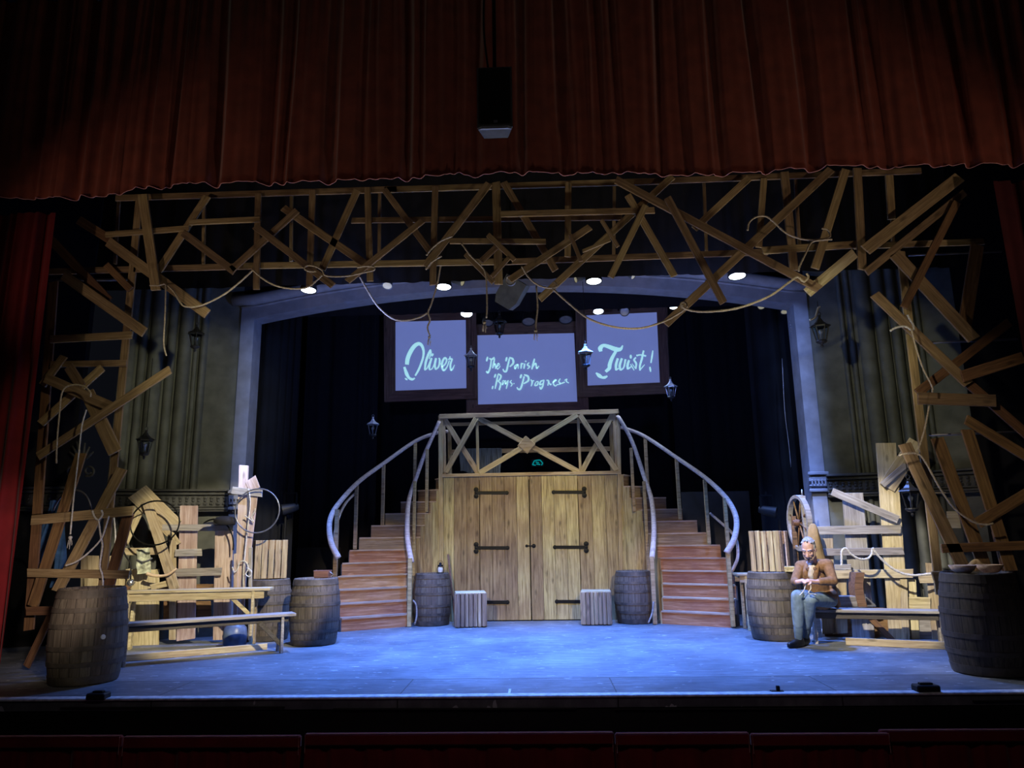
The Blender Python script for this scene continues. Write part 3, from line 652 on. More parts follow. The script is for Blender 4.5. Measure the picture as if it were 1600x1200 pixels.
def catmull_at(pts, t):
    i = max(0, min(len(pts)-2, int(t))); u = t-i
    p0 = pts[max(0, i-1)]; p1 = pts[i]; p2 = pts[i+1]; p3 = pts[min(len(pts)-1, i+2)]
    return 0.5*((2*p1)+(p2-p0)*u+(2*p0-5*p1+4*p2-p3)*u*u+(3*p1-p0-3*p2+p3)*u**3)
RISE = 0.2
inpx = [638.5, 636, 635.5, 636, 638, 643, 650, 657, 664, 673, 682, 690]
inpy = [959, 937.6, 917.5, 897, 878, 858, 838, 819, 800, 781, 761, 743]
inY = [11.98, 12.10, 12.25, 12.40, 12.50, 12.55, 12.57, 12.58, 12.585, 12.59, 12.595, 12.60]
def stair(sgn, label, rail_o, rail_i, posts_o, posts_i, low):
    O = []; I = []
    for k in range(12):
        t = rad(203.29+(116.2-203.29)*k/11.0)
        O.append(Vector((-sgn*(-0.565+2.577*math.cos(t)), 11.846+1.10*math.sin(t), 0)))
        I.append(Vector((sgn*max(1.585 if sgn < 0 else 1.472, -W(inpx[k], inpy[k], inY[k]).x), inY[k], 0)))
    e = 1.59 if sgn < 0 else 1.475
    O.append(Vector((sgn*e, 12.92, 0))); I.append(Vector((sgn*(e-0.004), 12.62, 0)))
    st = thing('staircase', label, 'staircase', (sgn*2.5, 11.7, 0))
    def up(v, z): return Vector((v.x, v.y, z))
    for k in range(12):
        d = (I[k]-O[k]); L = d.length; d = d/L; n = Vector((-d.y, d.x, 0))
        if n.y < 0: n = -n
        z0, z1 = k*RISE, (k+1)*RISE-0.022
        M = Matrix.Translation(up((O[k]+I[k])/2, z0)) @ Matrix((d, n, Vector((0, 0, 1)))).transposed().to_4x4()
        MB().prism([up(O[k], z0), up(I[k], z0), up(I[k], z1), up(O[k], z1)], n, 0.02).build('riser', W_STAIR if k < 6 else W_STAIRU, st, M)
        f = -n*0.022
        mb = MB(); zt = (k+1)*RISE-0.022
        mb.prism([up(O[k]+f, zt), up(I[k]+f, zt), up(I[k+1], zt), up(O[k+1], zt)], (0, 0, 1), 0.022)
        mb.build('tread', W_TREAD, st, M)
    # boarded skirts under the inner and outer edges, stepping up with the treads
    for path, nm, mat in ((I, 'inner_skirt', W_HOUSE), (O, 'outer_skirt', M_FLAT)):
        mb = MB()
        for k in range(12):
            a, b = path[k], path[k+1]; d = (b-a)
            if d.length < 1e-4: continue
            n = Vector((d.y, -d.x, 0)).normalized()
            c = (O[k]+I[k])/2
            if n.dot(a-c) < 0: n = -n
            mb.prism([up(a, 0), up(b, 0), up(b, (k+1)*RISE-0.024), up(a, (k+1)*RISE-0.024)], n, 0.022)
        mb.build(nm, mat, st)
    def rail(nm, pts, r0, r1, mat=W_HANDRAIL):
        P = spline([W(*p) for p in pts], 7)
        mb = MB(); mb.tube(P, [r0+(r1-r0)*i/(len(P)-1) for i in range(len(P))], 10)
        mb.build(nm, mat, st, smooth=True)
    rail('handrail', rail_o, 0.047, 0.03); rail('handrail', rail_i, 0.045, 0.03)
    rail('lower_rail', low, 0.02, 0.026)
    for (x0, y0, x1, y1, y, w) in posts_o+posts_i:
        A = W(x0, y0, y); B = W(x1, y1, y); B = Vector((A.x, A.y, max(0.0, B.z)))
        MB().bar(A, B, w, w, (0, -1, 0), 0.004).build('post', W_RAIL, st)
    return st
stair(-1, 'curving staircase of reddish plywood risers behind the barrel carrying the dark tray', 
      [(529, 872, 11.3), (518.5, 851, 11.3), (514.6, 829, 11.35), (517, 808, 11.5), (529, 787, 11.7), (559, 754, 12.1), (599.5, 724, 12.5), (649, 689.5, 12.78), (684, 676, 12.85), (700, 674, 12.9)],
      [(643, 878.5, 11.95), (637.5, 847, 12.08), (636.4, 820, 12.22), (638.5, 784, 12.42), (647.5, 754, 12.5), (664, 709, 12.53), (676, 682, 12.54), (686.5, 658, 12.54)],
      [(527, 796, 527, 986, 11.42, 0.06), (557.5, 757, 556, 858, 12.15, 0.055), (599.5, 726, 598, 822, 12.5, 0.055), (649, 692, 649, 768, 12.78, 0.055)],
      [(641, 872, 641, 979, 11.93, 0.065), (648, 752, 647, 900, 12.47, 0.05), (667.5, 702, 667, 800, 12.52, 0.05)],
      [(556, 770, 12.2), (541, 785, 12.0), (530, 806, 11.8), (524, 830, 11.65), (521, 853, 11.6)])
stair(1, 'curving staircase of reddish plywood risers behind the small plain table',
      [(1135, 864, 11.3), (1146.5, 844, 11.3), (1151, 820, 11.4), (1147, 799, 11.55), (1132, 775, 11.75), (1102, 746.5, 12.15), (1057, 715, 12.5), (1007.5, 682, 12.78), (975, 669, 12.85), (960, 667, 12.9)],
      [(1018.6, 873, 11.92), (1021, 847, 12.05), (1021.6, 820, 12.2), (1018, 781, 12.42), (1007.5, 748, 12.5), (988, 691, 12.53), (970, 657, 12.52), (964, 650, 12.54)],
      [(1137, 862, 1139, 979, 11.32, 0.06), (1132, 778, 1136, 870, 11.7, 0.055), (1101, 749, 1105, 850, 12.15, 0.055), (1057, 717, 1059, 812, 12.5, 0.055), (1008, 684, 1009, 760, 12.78, 0.055)],
      [(1018, 870, 1022, 975, 11.9, 0.065), (1006, 752, 1010, 900, 12.47, 0.05), (986, 700, 990, 800, 12.52, 0.05)],
      [(1109.5, 802, 12.2), (1128, 818, 12.0), (1143, 832, 11.8), (1151, 846, 11.65), (1153, 868, 11.6), (1148, 884, 11.5), (1140, 899, 11.45)])
# cloth over the back rail
def draped(name, label, a, b, ztop_px, zbot_px, y, mat, cat, seed, amp=0.03):
    A = W(a, ztop_px, y); B = W(b, ztop_px, y); zb = W((a+b)/2, zbot_px, y).z; mb = MB()
    n = 26; R = 12
    for r in range(R+1):
        t = r/R
        for i in range(n+1):
            u = i/n
            sag = 0.05*math.sin(u*5+seed)*t + 0.02*math.sin(u*17+seed)
            mb.v.append(Vector((A.x+(B.x-A.x)*(u+0.04*math.sin(t*4+seed)*(u-.5)), y-0.03-amp*math.sin(u*19+seed+t*1.4)*t-0.01, A.z+(zb-A.z)*t*(1+0.0)+sag*t)))
    for r in range(R):
        for i in range(n):
            k = r*(n+1)+i; mb.f.append([k, k+1, k+n+2, k+n+1])
    # short return over the back of what it hangs on
    k0 = len(mb.v)
    for r in range(4):
        for i in range(n+1):
            u = i/n; mb.v.append(Vector((A.x+(B.x-A.x)*u, y-0.03+0.03*r, A.z+0.012*(1 if r in (1, 2) else 0)-(0.14 if r == 3 else 0))))
    for r in range(3):
        for i in range(n):
            k = k0+r*(n+1)+i; mb.f.append([k, k+1, k+n+2, k+n+1])
    o = mb.build(name, mat, None, smooth=True); return tag(o, label, cat)
draped('draped_cloth', 'crumpled dark grey striped cloth slung over the platform back rail', 719, 783, 702, 741, BY-0.045, M_GREYC, 'cloth', 1.0)

# ================================================================== HANGING SCREENS WITH PROJECTED WRITING
def catpx(pts, n=6):
    return [(p.x, p.y) for p in spline([Vector((x, y, 0)) for x, y in pts], n)] if len(pts) > 2 else [tuple(a+(b-a)*i/4 for a, b in zip(pts[0], pts[1])) for i in range(5)]
def lettering(parent, strokes, ox, oy, sc, y):
    mb = MB()
    for si, (pts, ws) in enumerate(strokes):
        C = catpx(pts); m = len(C)
        if not isinstance(ws, (list, tuple)): ws = [ws*0.7, ws*1.15, ws*1.15, ws*0.7]
        yy = y-0.0006*si; ring = []
        for i, (x, yv) in enumerate(C):
            a = C[max(0, i-1)]; b = C[min(m-1, i+1)]
            dx, dy = b[0]-a[0], b[1]-a[1]; L = math.hypot(dx, dy) or 1
            t = i/(m-1)*(len(ws)-1); k = min(len(ws)-2, int(t)); w = (ws[k]+(ws[k+1]-ws[k])*(t-k))/2
            nx, ny = -dy/L*w, dx/L*w
            ring.append((W(ox+(x+nx)/sc, oy+(yv+ny)/sc, yy), W(ox+(x-nx)/sc, oy+(yv-ny)/sc, yy)))
        k0 = len(mb.v)
        for p, q in ring: mb.v += [p, q]
        for i in range(m-1): mb.f.append([k0+2*i, k0+2*i+1, k0+2*i+3, k0+2*i+2])
    me = bpy.data.meshes.new('lettering'); me.from_pydata(mb.v, [], mb.f); me.materials.append(M_LETTER)
    o = bpy.data.objects.new('lettering', me); link(o, parent)
    return o
def screen(label, inner, outer, y, strokes, ox, oy, sc):
    # inner/outer: four measured corners TL TR BR BL
    c = [W(px, py, y) for px, py in outer]; i4 = [W(px, py, y) for px, py in inner]
    t = thing('projection_screen', label, 'screen', ((c[3].x+c[2].x)/2, y, (c[3].z+c[2].z)/2))
    for k in range(4):
        a, b, e, f = c[k], c[(k+1) % 4], i4[(k+1) % 4], i4[k]
        dvec = (b-a).normalized(); nn = Vector((0, -1, 0)); yv = nn.cross(dvec)
        M = Matrix.Translation((a+b)/2) @ Matrix((dvec, yv, nn)).transposed().to_4x4()
        MB().prism([a+Vector((0, -0.03, 0)), b+Vector((0, -0.03, 0)), e+Vector((0, -0.03, 0)), f+Vector((0, -0.03, 0))], (0, 1, 0), 0.05).build('frame_board', W_FRAME, t, M)
    MB().prism(i4, (0, 1, 0), 0.012).build('screen_cloth', M_SCREEN, t)
    lettering(t, strokes, ox, oy, sc, y-0.004)
    # suspension lines
    for p in (c[0]*0.85+c[1]*0.15, c[0]*0.15+c[1]*0.85):
        MB().tube([p+Vector((0, -0.005, -0.02)), Vector((p.x, p.y-0.005, 7.9))], 0.004, 5).build('suspension_wire', M_BLACK, t)
    return t
O_ = [([(190, 595), (205, 480), (260, 350), (330, 250), (405, 205), (465, 235), (500, 330), (495, 450), (455, 580), (405, 700), (345, 805)], [72, 78, 78, 74, 64, 54, 44, 38, 38, 38, 30]),
      ([(340, 850), (290, 872), (230, 845), (185, 770), (140, 640)], [20, 44, 46, 64, 40]), ([(150, 850), (200, 885)], [10, 34, 10]),
      ([(632, 315), (590, 410), (545, 540), (525, 690)], [30, 46, 44, 30]), ([(632, 315), (640, 390), (605, 490)], [24, 26, 14]), ([(520, 700), (570, 660), (630, 520), (655, 470)], [22, 20, 20, 20]),
      ([(650, 480), (615, 600), (610, 690)], [36, 38, 26]), ([(680, 390), (655, 440)], [26, 40, 20]), ([(610, 695), (670, 660), (735, 490)], [20, 18, 22]),
      ([(735, 475), (712, 600), (730, 690)], [38, 40, 26]), ([(730, 690), (785, 630), (805, 520), (790, 470)], [22, 30, 34, 20]), ([(805, 560), (845, 610)], [12, 18]),
      ([(845, 640), (905, 590), (935, 510), (900, 470), (855, 540), (848, 640), (880, 705), (940, 640), (985, 520)], [24, 26, 30, 34, 38, 40, 34, 22, 20]),
      ([(1000, 440), (990, 500)], [14, 30]), ([(960, 500), (1000, 490), (1045, 490)], [14, 30, 22]), ([(1040, 490), (1005, 600), (1015, 700), (1050, 670), (1082, 600)], [28, 34, 30, 24, 10])]
screen('square screen in a brown frame with the word beginning with a tall swash letter O', [(618, 503), (728, 500), (729, 607), (618, 611)], [(600, 489), (744, 484), (746, 623), (601, 628.5)], 13.45, O_, 620, 520, 12.0)
C_ = [([(152, 195), (170, 125)], 26), ([(195, 150), (235, 165), (275, 130)], 24), ([(228, 165), (210, 290), (175, 372), (145, 350)], [20, 26, 28, 22]), ([(278, 150), (248, 305)], 24), ([(255, 280), (285, 235), (292, 315)], 18), ([(305, 285), (350, 250), (335, 228), (310, 280), (328, 318), (368, 268)], 15),
      ([(455, 195), (470, 130)], 26), ([(510, 150), (485, 260), (460, 350), (425, 350), (408, 315)], [22, 28, 28, 22, 16]), ([(508, 135), (560, 160), (568, 225), (515, 280)], [20, 30, 30, 18]),
      ([(632, 240), (592, 272), (600, 312), (642, 245), (648, 312)], 18), ([(698, 220), (690, 312)], 22), ([(694, 255), (712, 232), (730, 236)], 16), ([(750, 230), (735, 312)], 22), ([(768, 185), (760, 205)], 20), ([(818, 215), (790, 250), (825, 280), (790, 315)], 20), ([(902, 155), (860, 322)], 26), ([(870, 285), (920, 228), (935, 305), (972, 268)], 20),
      ([(275, 450), (295, 395)], 24), ([(332, 400), (310, 510), (285, 625)], 22), ([(332, 390), (378, 425), (355, 485), (325, 505)], [18, 26, 24, 14]), ([(335, 505), (372, 550), (350, 645)], [14, 26, 24]), ([(240, 630), (252, 580)], 20),
      ([(402, 500), (400, 560), (432, 505), (405, 495)], 15), ([(450, 490), (448, 550), (482, 500)], 16), ([(492, 490), (460, 625)], 18), ([(545, 490), (522, 520), (552, 550), (530, 590)], 16), ([(575, 540), (586, 548)], 16),
      ([(680, 460), (698, 400)], 28), ([(740, 430), (712, 540), (682, 625), (645, 630), (628, 600)], [22, 28, 28, 22, 16]), ([(738, 405), (798, 430), (805, 495), (735, 545)], [20, 30, 30, 18]),
      ([(845, 480), (865, 520), (850, 585)], 20), ([(862, 510), (895, 495)], 16), ([(925, 520), (905, 570), (945, 565), (958, 515), (925, 515)], 17), ([(1042, 490), (1000, 510), (985, 560), (1035, 545)], 20), ([(1050, 485), (1030, 580), (1000, 625), (982, 590)], 22), ([(1088, 490), (1122, 505), (1110, 575)], 20), ([(1120, 510), (1150, 560), (1165, 545)], 15), ([(1185, 525), (1240, 492), (1215, 490), (1195, 540), (1225, 580), (1262, 555)], 18), ([(1305, 465), (1280, 510), (1305, 545), (1262, 560)], 18), ([(1305, 548), (1375, 520)], 18), ([(1370, 495), (1405, 475), (1400, 510), (1440, 535)], 16)]
screen('wide middle screen in a brown frame with two lines of small projected script', [(746, 524), (897, 520.5), (902, 628), (747, 632.5)], [(729, 508), (914, 502), (920, 640), (729, 646)], 13.6, C_, 745, 545, 10.0)
T_ = [([(262, 335), (250, 265), (320, 205), (440, 235), (590, 290), (690, 285), (738, 205)], [70, 100, 66, 84, 100, 70, 22]), ([(590, 330), (505, 480), (455, 620), (445, 700), (365, 775)], [56, 74, 84, 76, 60]), ([(155, 800), (225, 860), (290, 900), (345, 900), (405, 870)], [26, 84, 50, 60, 30]),
      ([(632, 485), (592, 620), (590, 745)], [48, 54, 40]), ([(592, 745), (650, 700)], 24), ([(720, 485), (672, 640), (690, 745)], [46, 52, 40]), ([(690, 745), (760, 680), (798, 505)], [28, 30, 40]),
      ([(875, 525), (842, 640), (850, 725)], [44, 52, 44]), ([(912, 410), (912, 490)], [30, 52, 30]), ([(850, 725), (925, 660)], 24), ([(1025, 465), (985, 520), (1030, 600), (1020, 715)], [30, 38, 40, 30]), ([(905, 610), (985, 745)], 20), ([(940, 600), (1010, 700)], 12),
      ([(1192, 315), (1152, 500), (1112, 640), (1112, 750)], [34, 44, 40, 30]), ([(1035, 425), (1130, 410), (1245, 435)], [34, 26, 34]), ([(1112, 740), (1215, 620)], 18), ([(1392, 315), (1375, 440), (1350, 585)], [20, 36, 26]), ([(1328, 670), (1345, 780)], [28, 40, 18])]
screen('square screen in a brown frame with the word ending in an exclamation mark', [(916, 493), (1026, 488), (1031, 598), (918, 603)], [(899, 481), (1042, 475), (1046, 615), (902, 621)], 13.45, T_, 920, 525, 13.913)

# ================================================================== BARRELS
BH, BE, BM = 0.88, 0.292, 0.342
def brad(f): return BE+(BM-BE)*(1-(2*f-1)**2)
def make_barrel(label, loc, mat=W_BARREL, hoop=M_HOOP):
    t = thing('barrel', label, 'barrel', loc, 'oak barrels about the stage')
    B = Matrix.Translation(Vector(loc))
    prof = [(0, 0.03), (BE-0.02, 0.03), (BE-0.02, 0.0)]+[(brad(i/14), BH*i/14) for i in range(15)]+[(BE-0.02, BH), (BE-0.025, BH-0.035)]
    MB().lathe(prof, 44, B).build('staves', mat, t, B, smooth=True)
    MB().lathe([(0, BH-0.03), (BE-0.022, BH-0.03), (BE-0.022, BH-0.045), (0, BH-0.045)], 32, B).build('lid', W_TREAD, t, B)
    for f, h in ((0.055, 0.085), (0.22, 0.05), (0.385, 0.05), (0.615, 0.05), (0.78, 0.05), (0.945, 0.085)):
        a, b = f-h/2, f+h/2
        MB().lathe([(brad(a)-0.004, BH*a), (brad(a)+0.006, BH*a), (brad(b)+0.006, BH*b), (brad(b)-0.004, BH*b)], 44, B).build('hoop', hoop, t, B, smooth=False)
    return t
b0 = make_barrel('weathered oak barrel with a white bung in its side, standing by the crimson curtain', (0, 0, 0))
def put(o, x, y, s, rz, label=None, z=0.0):
    M = Matrix.Translation((x, y, z)) @ Matrix.Rotation(rad(rz), 4, 'Z') @ Matrix.Scale(s, 4)
    if label is None: o.matrix_basis = M; WM[o.name] = M; return o
    return copy_tree(o, M, label)
put(b0, -2.97, 10.17, 0.98, 20, 'grey oak barrel with a dark tray on top, at the foot of the staircase')
put(b0, W(420, 925, 10.64).x, 10.64, 0.95, 75, 'oak barrel half hidden behind the long table, a slatted crate on its lid')
put(b0, -1.668, 12.21, 0.92, 130, 'oak barrel beside the gatehouse doors with a small black lantern on its lid')
put(b0, 1.61, 12.20, 0.92, 200, 'oak barrel beside the gatehouse doors with nothing on its lid')
put(b0, 3.22, 10.22, 0.985, 260, 'oak barrel under the slatted crate next to the seated man')
bb = put(b0, 4.53, 7.74, 1.09, 310, 'big dark oak barrel at the stage corner with two wooden bowls on its lid')
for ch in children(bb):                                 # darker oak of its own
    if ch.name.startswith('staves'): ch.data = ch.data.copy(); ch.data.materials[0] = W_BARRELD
put(b0, -4.56, 7.66, 1.05, 0)
q = W(174, 996, 7.4); v = Vector((q.x+4.56, q.y-7.66, 0)).normalized()
pp = Vector((-4.56, 7.66, 0)) + Vector((0.80, -0.60, 0))*0.352 + Vector((0, 0, q.z))
Mb = Matrix.Translation(pp) @ Vector((0.80, -0.60, 0)).to_track_quat('Z', 'Y').to_matrix().to_4x4()
MB().lathe([(0, 0.022), (0.022, 0.02), (0.026, 0), (0.026, -0.02)], 16, Mb).build('bung', M_TAPE, b0, Mb)

# ================================================================== CRATES, BLOCKS, BENCHES
def make_crate(label, loc, w, h, d, n, rz, open_side=0):
    t = thing('slatted_crate', label, 'crate', loc, 'slatted crates on barrels', rz)
    M0 = WM[t.name]; sw = w/n
    for i in range(n):
        x = -w/2+sw*(i+0.5); M = M0 @ Matrix.Translation((x, -d/2, h/2))
        mb = MB(); mb.box((0, 0, 0), (sw-random.uniform(0.006, 0.02), 0.016, h+random.uniform(-.012, .004)), None, 0.004)
        for vv in mb.v: vv.xyz = (M @ vv).xyz
        mb.build('slat', W_CRATE, t, M)
    def part(nm, c, s, mat):
        mb = MB(); mb.box(c, s, None, 0.004)
        for vv in mb.v: vv.xyz = (M0 @ vv).xyz
        mb.build(nm, mat, t, M0)
    part('back_panel', (0, d/2-0.01, h/2), (w, 0.016, h-0.01), W_BROWN)
    part('end_panel', (-w/2+0.009, 0, h/2), (0.018, d-0.04, h-0.01), W_BROWN)
    if open_side: 
        part('end_slat', (w/2-0.009, -d*0.3, h/2), (0.018, d*0.25, h-0.01), W_PINK); part('end_slat', (w/2-0.009, d*0.3, h/2), (0.018, d*0.25, h-0.01), W_PINK)
    else: part('end_panel', (w/2-0.009, 0, h/2), (0.018, d-0.04, h-0.01), W_BROWN)
    part('floor_board', (0, 0, 0.012), (w-0.04, d-0.04, 0.016), W_BROWN)
    return t
c1 = W(424, 873, 10.1)
make_crate('upright slatted crate on the barrel behind the long table', (W(421, 873, 10.62).x, 10.64, 0.95*BH+0.003), 0.455, 0.545, 0.30, 5, rad(27))
c2 = W(1203, 862, 10.2)
make_crate('upright slatted crate with an open end, on the barrel next to the seated man', (c2.x-0.005, 10.2, 0.985*BH+0.003), 0.42, 0.535, 0.33, 5, rad(-38), 1)
def block(label, px, py, w, h, d, rz):
    p = F(px, py); c = p+Vector((0, d/2, 0))
    t = thing('wooden_block', label, 'block', c, 'bark-sided wooden blocks', rad(rz)); M0 = WM[t.name]
    mb = MB(); n = 7
    for sgn, ax, L in ((-1, 0, w), (1, 0, w), (-1, 1, d), (1, 1, d)):
        for i in range(n):
            s = L/n; u = -L/2+s*(i+0.5); dd = random.uniform(0.02, 0.036)
            if ax == 0: mb.box((u, sgn*(d/2-0.015), h/2), (s-0.008, dd*2, h-0.02-random.uniform(0, .01)), None, 0.008)
            else: mb.box((sgn*(w/2-0.015), u, h/2), (dd*2, s-0.008, h-0.02-random.uniform(0, .01)), None, 0.008)
    for vv in mb.v: vv.xyz = (M0 @ vv).xyz
    mb.build('bark_sides', W_BLOCK, t, M0)
    mb = MB(); mb.box((0, 0, h-0.014), (w+0.01, d+0.01, 0.028), None, 0.006)
    for vv in mb.v: vv.xyz = (M0 @ vv).xyz
    mb.build('block_top', W_PALE, t, M0)
block('square block of split bark boards beside the barrel with the black lantern', 733, 981, 0.47, 0.53, 0.40, 9)
block('square block of split bark boards beside the barrel with nothing on its lid', 934, 977.5, 0.45, 0.52, 0.40, -4)

def trestle(name, label, cat, A, B, zt, wd, th, apron, mat, legs, rail=None, splay=0.06, lw=0.07, braces=(0,), amat=None, ain=0.03):
    """A, B: ends of the front edge on the ground plan; the top runs back from it"""
    d = (B-A); L = d.length; d = d/L; nb = Vector((-d.y, d.x, 0))
    if nb.y < 0: nb = -nb
    t = thing(name, label, cat, ((A+B)/2).to_tuple())
    M = Matrix.Translation((A+B)/2+Vector((0, 0, zt))) @ Matrix((d, nb, Vector((0, 0, 1)))).transposed().to_4x4()
    P = lambda u, v, z: A+d*u+nb*v+Vector((0, 0, z))
    def bx(nm, u, v, z, s, m):
        mb = MB(); mb.box((0, 0, 0), s, None, 0.004); MM = Matrix.Translation(P(u, v, z)) @ Matrix((d, nb, Vector((0, 0, 1)))).transposed().to_4x4()
        for vv in mb.v: vv.xyz = (MM @ vv).xyz
        return mb.build(nm, m, t, MM)
    bx('top_board', L/2, wd/2, zt-th/2, (L, wd, th), mat)
    if apron:
        bx('apron', L/2-0.02, ain, zt-th-apron/2, (L-0.12, 0.02, apron), amat or mat)
        bx('apron', L/2-0.02, wd-ain, zt-th-apron/2, (L-0.12, 0.02, apron), amat or mat)
    for iu, u in enumerate(legs):
        for v, s in ((0.045, -1), (wd-0.045, 1)):
            a = P(u, v, zt-th); b = P(u, v+s*splay, 0.0)
            MB().bar(a, b, lw, 0.035, d, 0.003).build('leg', mat, t)
        if apron and iu in braces:
            s = 1 if u < L/2 else -1
            MB().bar(P(u, 0.05, zt-th-0.34), P(u+s*0.27, 0.05, zt-th-apron+0.01), 0.05, 0.025, nb, 0.003).build('brace', amat or mat, t)
    if rail: bx('foot_rail', (rail[0]+rail[1])/2, wd*0.5, rail[2], (rail[1]-rail[0], 0.03, 0.075), W_PALE)
    return t
A = F(190, 975, 0.47); B = F(463, 958, 0.47); A.z = B.z = 0
trestle('long_bench', 'low grey plank bench in front of the long table, ending beside the tray barrel', 'bench', A, B, 0.47, 0.25, 0.035, 0.07, W_GREY, [(B-A).length-0.16, 0.06], None, splay=0.03, amat=W_SHADE, ain=0.07)
A2 = F(183, 1035); B2 = F(417, 1015)
MBt = MB(); MBt.bar(A2+Vector((0, 0, 0.04)), B2+Vector((0, 0, 0.04)), 0.075, 0.04, (0, -1, 0)); o = MBt.build('floor_batten', W_PALE, None, Matrix.Translation(A2) @ Matrix.Rotation(math.atan2((B2-A2).y, (B2-A2).x), 4, 'Z'))
tag(o, 'long pale timber batten lying on the floor under the low grey bench', 'batten')
A = F(187, 926, 0.74); B = F(422, 921, 0.735); A.z = B.z = 0
trestle('long_table', 'long plank table with a deep front apron behind the low grey bench', 'table', A, B, 0.755, 0.29, 0.035, 0.10, W_PALE, [(B-A).length-0.22, 0.1], None, lw=0.08, splay=0.0)
A = F(1262, 952, 0.42); B = F(1474, 955, 0.42); A.z = B.z = 0
trestle('plank_bench', 'long low bench the man sits on, running to the barrel with two bowls', 'bench', A, B+(B-A)*0.02, 0.42, 0.28, 0.035, 0.08, W_GREY, [0.07, (B-A).length-0.02], None, splay=0.0, lw=0.09, braces=(), amat=W_SHADE, ain=0.06)
p = F(1168, 980)
trestle('side_table', 'small plain table squeezed between the staircase and the barrel beside the man', 'table', Vector((2.98, 11.02, 0)), Vector((3.52, 11.02, 0)), 0.80, 0.34, 0.03, 0.10, W_PALE, [0.13, 0.43], None, splay=0.0, lw=0.06)

# ================================================================== PLANK FENCES BEHIND THE BENCHES
fa = W(190, 900, 10.12); fb = W(372, 900, 10.42); LF = VP(fa, fb)
lf = thing('plank_fence', 'patched plank fence with a big slanted board, standing behind the long table', 'fence', ((fa+fb)/2).to_tuple()[:2]+(0,))
def fence(t, rows, pl):
    for r in rows:
        a, b, w, L = (r[0], r[1]), (r[2], r[3]), r[4], r[5]
        board(t, r[6], a, b, w, pl, 0.03*L, 0.026, r[7] if len(r) > 7 else W_PALE)
fence(lf, [
    (295, 790, 290, 1000, 27, 1, 'upright', W_PINK), (350, 826, 347, 1000, 27, 1, 'upright', W_PINK), (270, 843, 269, 1000, 10, 2, 'upright', W_PALE),
    (195, 890, 194, 1010, 18, 0, 'upright'), (215, 888, 214, 1010, 20, 0, 'upright'), (237, 890, 236, 1010, 22, 0, 'upright'),
    (253, 824, 364, 825, 10, 3, 'rail', W_GREY), (273, 864, 315, 863, 11, 3, 'rail', W_GREY), (272, 895, 346, 893, 12, 3, 'rail', W_GREY), (186, 862, 262, 861, 11, 2, 'rail'),
    (250, 920, 355, 920, 14, 0, 'rail', W_BROWN),
    (214, 768, 272, 826, 31, 3, 'slanted_board'), (224, 780, 191, 850, 16, 2, 'brace'), (229, 783, 273, 921, 15, 5, 'brace'), (258, 820, 279, 850, 7, 2, 'brace'),
    (235, 918, 276, 908, 9, 4, 'offcut'), (140, 868, 139, 1010, 26, 1, 'upright'), (176, 868, 174, 1010, 18, 1, 'upright'),
    (255, 960, 330, 960, 40, -1, 'low_panel', W_BROWN)], LF)
pl2 = YP(10.24)
po = thing('marker_post', 'pale pinkish post with a short cross piece and tangled cords, holding a big hoop', 'post', (W(375, 920, 10.28).x, 10.28, 0))
board(po, 'upright', (380, 727), (372, 1000), 14, pl2, 0, 0.05, W_PINK); board(po, 'cross_piece', (362, 766), (409, 771), 11, pl2, 0.05, 0.03, W_GREY)
board(po, 'side_board', (397, 768), (384, 880), 12, pl2, 0.02, 0.025, W_PINK); board(po, 'side_board', (391, 748), (398, 766), 18, pl2, 0.012, 0.02, W_PINK)
board(po, 'short_stake', (368, 865), (367, 1000), 6, pl2, 0.03, 0.03, W_PINK); board(po, 'short_stake', (391, 855), (390, 1000), 5, pl2, 0.03, 0.03, W_GREY)
ga = W(1290, 900, 10.35); gb = W(1465, 900, 9.95); RFp = VP(ga, gb)
rf = thing('plank_fence', 'tall patched plank fence with one very tall pale upright, standing behind the man', 'fence', ((ga+gb)/2).to_tuple()[:2]+(0,))
fence(rf, [
    (1332, 770, 1350, 1000, 31, 0, 'upright', W_GREY), (1384, 692, 1406, 1000, 29, 1, 'tall_upright', W_PALE), (1290, 828, 1296, 990, 20, 0, 'upright', W_PALE), (1310, 890, 1313, 990, 22, 0, 'upright', W_PALE),
    (1425, 905, 1431, 1000, 11, 0, 'upright'), (1455, 880, 1466, 1000, 16, 0, 'upright'), (1412, 905, 1416, 1000, 10, 2, 'upright'),
    (1272, 829, 1408, 827, 13, 3, 'rail', W_GREY), (1280, 863, 1412, 861, 11, 3, 'rail', W_GREY), (1282, 898, 1427, 896, 13, 3, 'rail', W_PALE), (1304, 886, 1330, 886, 8, 3, 'rail', W_GREY),
    (1300, 768, 1404, 812, 12, 4, 'slanted_board', W_GREY), (1433, 690, 1386, 762, 24, 2, 'slanted_board', W_PALE), (1379, 758, 1416, 726, 9, 4, 'offcut', W_GREY),
    (1420, 943, 1454, 944, 20, 1, 'low_panel'), (1436, 905, 1466, 905, 12, 2, 'offcut', W_PALE), (1457, 770, 1478, 770, 2, 1, 'offcut'),
    (1285, 975, 1330, 976, 52, -1, 'low_panel', W_BROWN), (1330, 976, 1390, 977, 52, -1, 'low_panel', W_BROWN), (1390, 976, 1475, 978, 52, -1, 'low_panel', W_GREY),
    (1352, 957, 1396, 1002, 9, 2, 'brace', W_BROWN), (1480, 812, 1500, 812, 26, 0, 'offcut', W_PALE), (1325, 952, 1360, 952, 6, 1, 'offcut')], RFp)
A2 = F(1322, 1008); B2 = F(1478, 1015)
o = MB().bar(A2+Vector((0, 0, 0.045)), B2+Vector((0, 0, 0.045)), 0.085, 0.04, (0, -1, 0)).build('floor_batten', W_PALE, None, Matrix.Translation(A2) @ Matrix.Rotation(math.atan2((B2-A2).y, (B2-A2).x), 4, 'Z'))
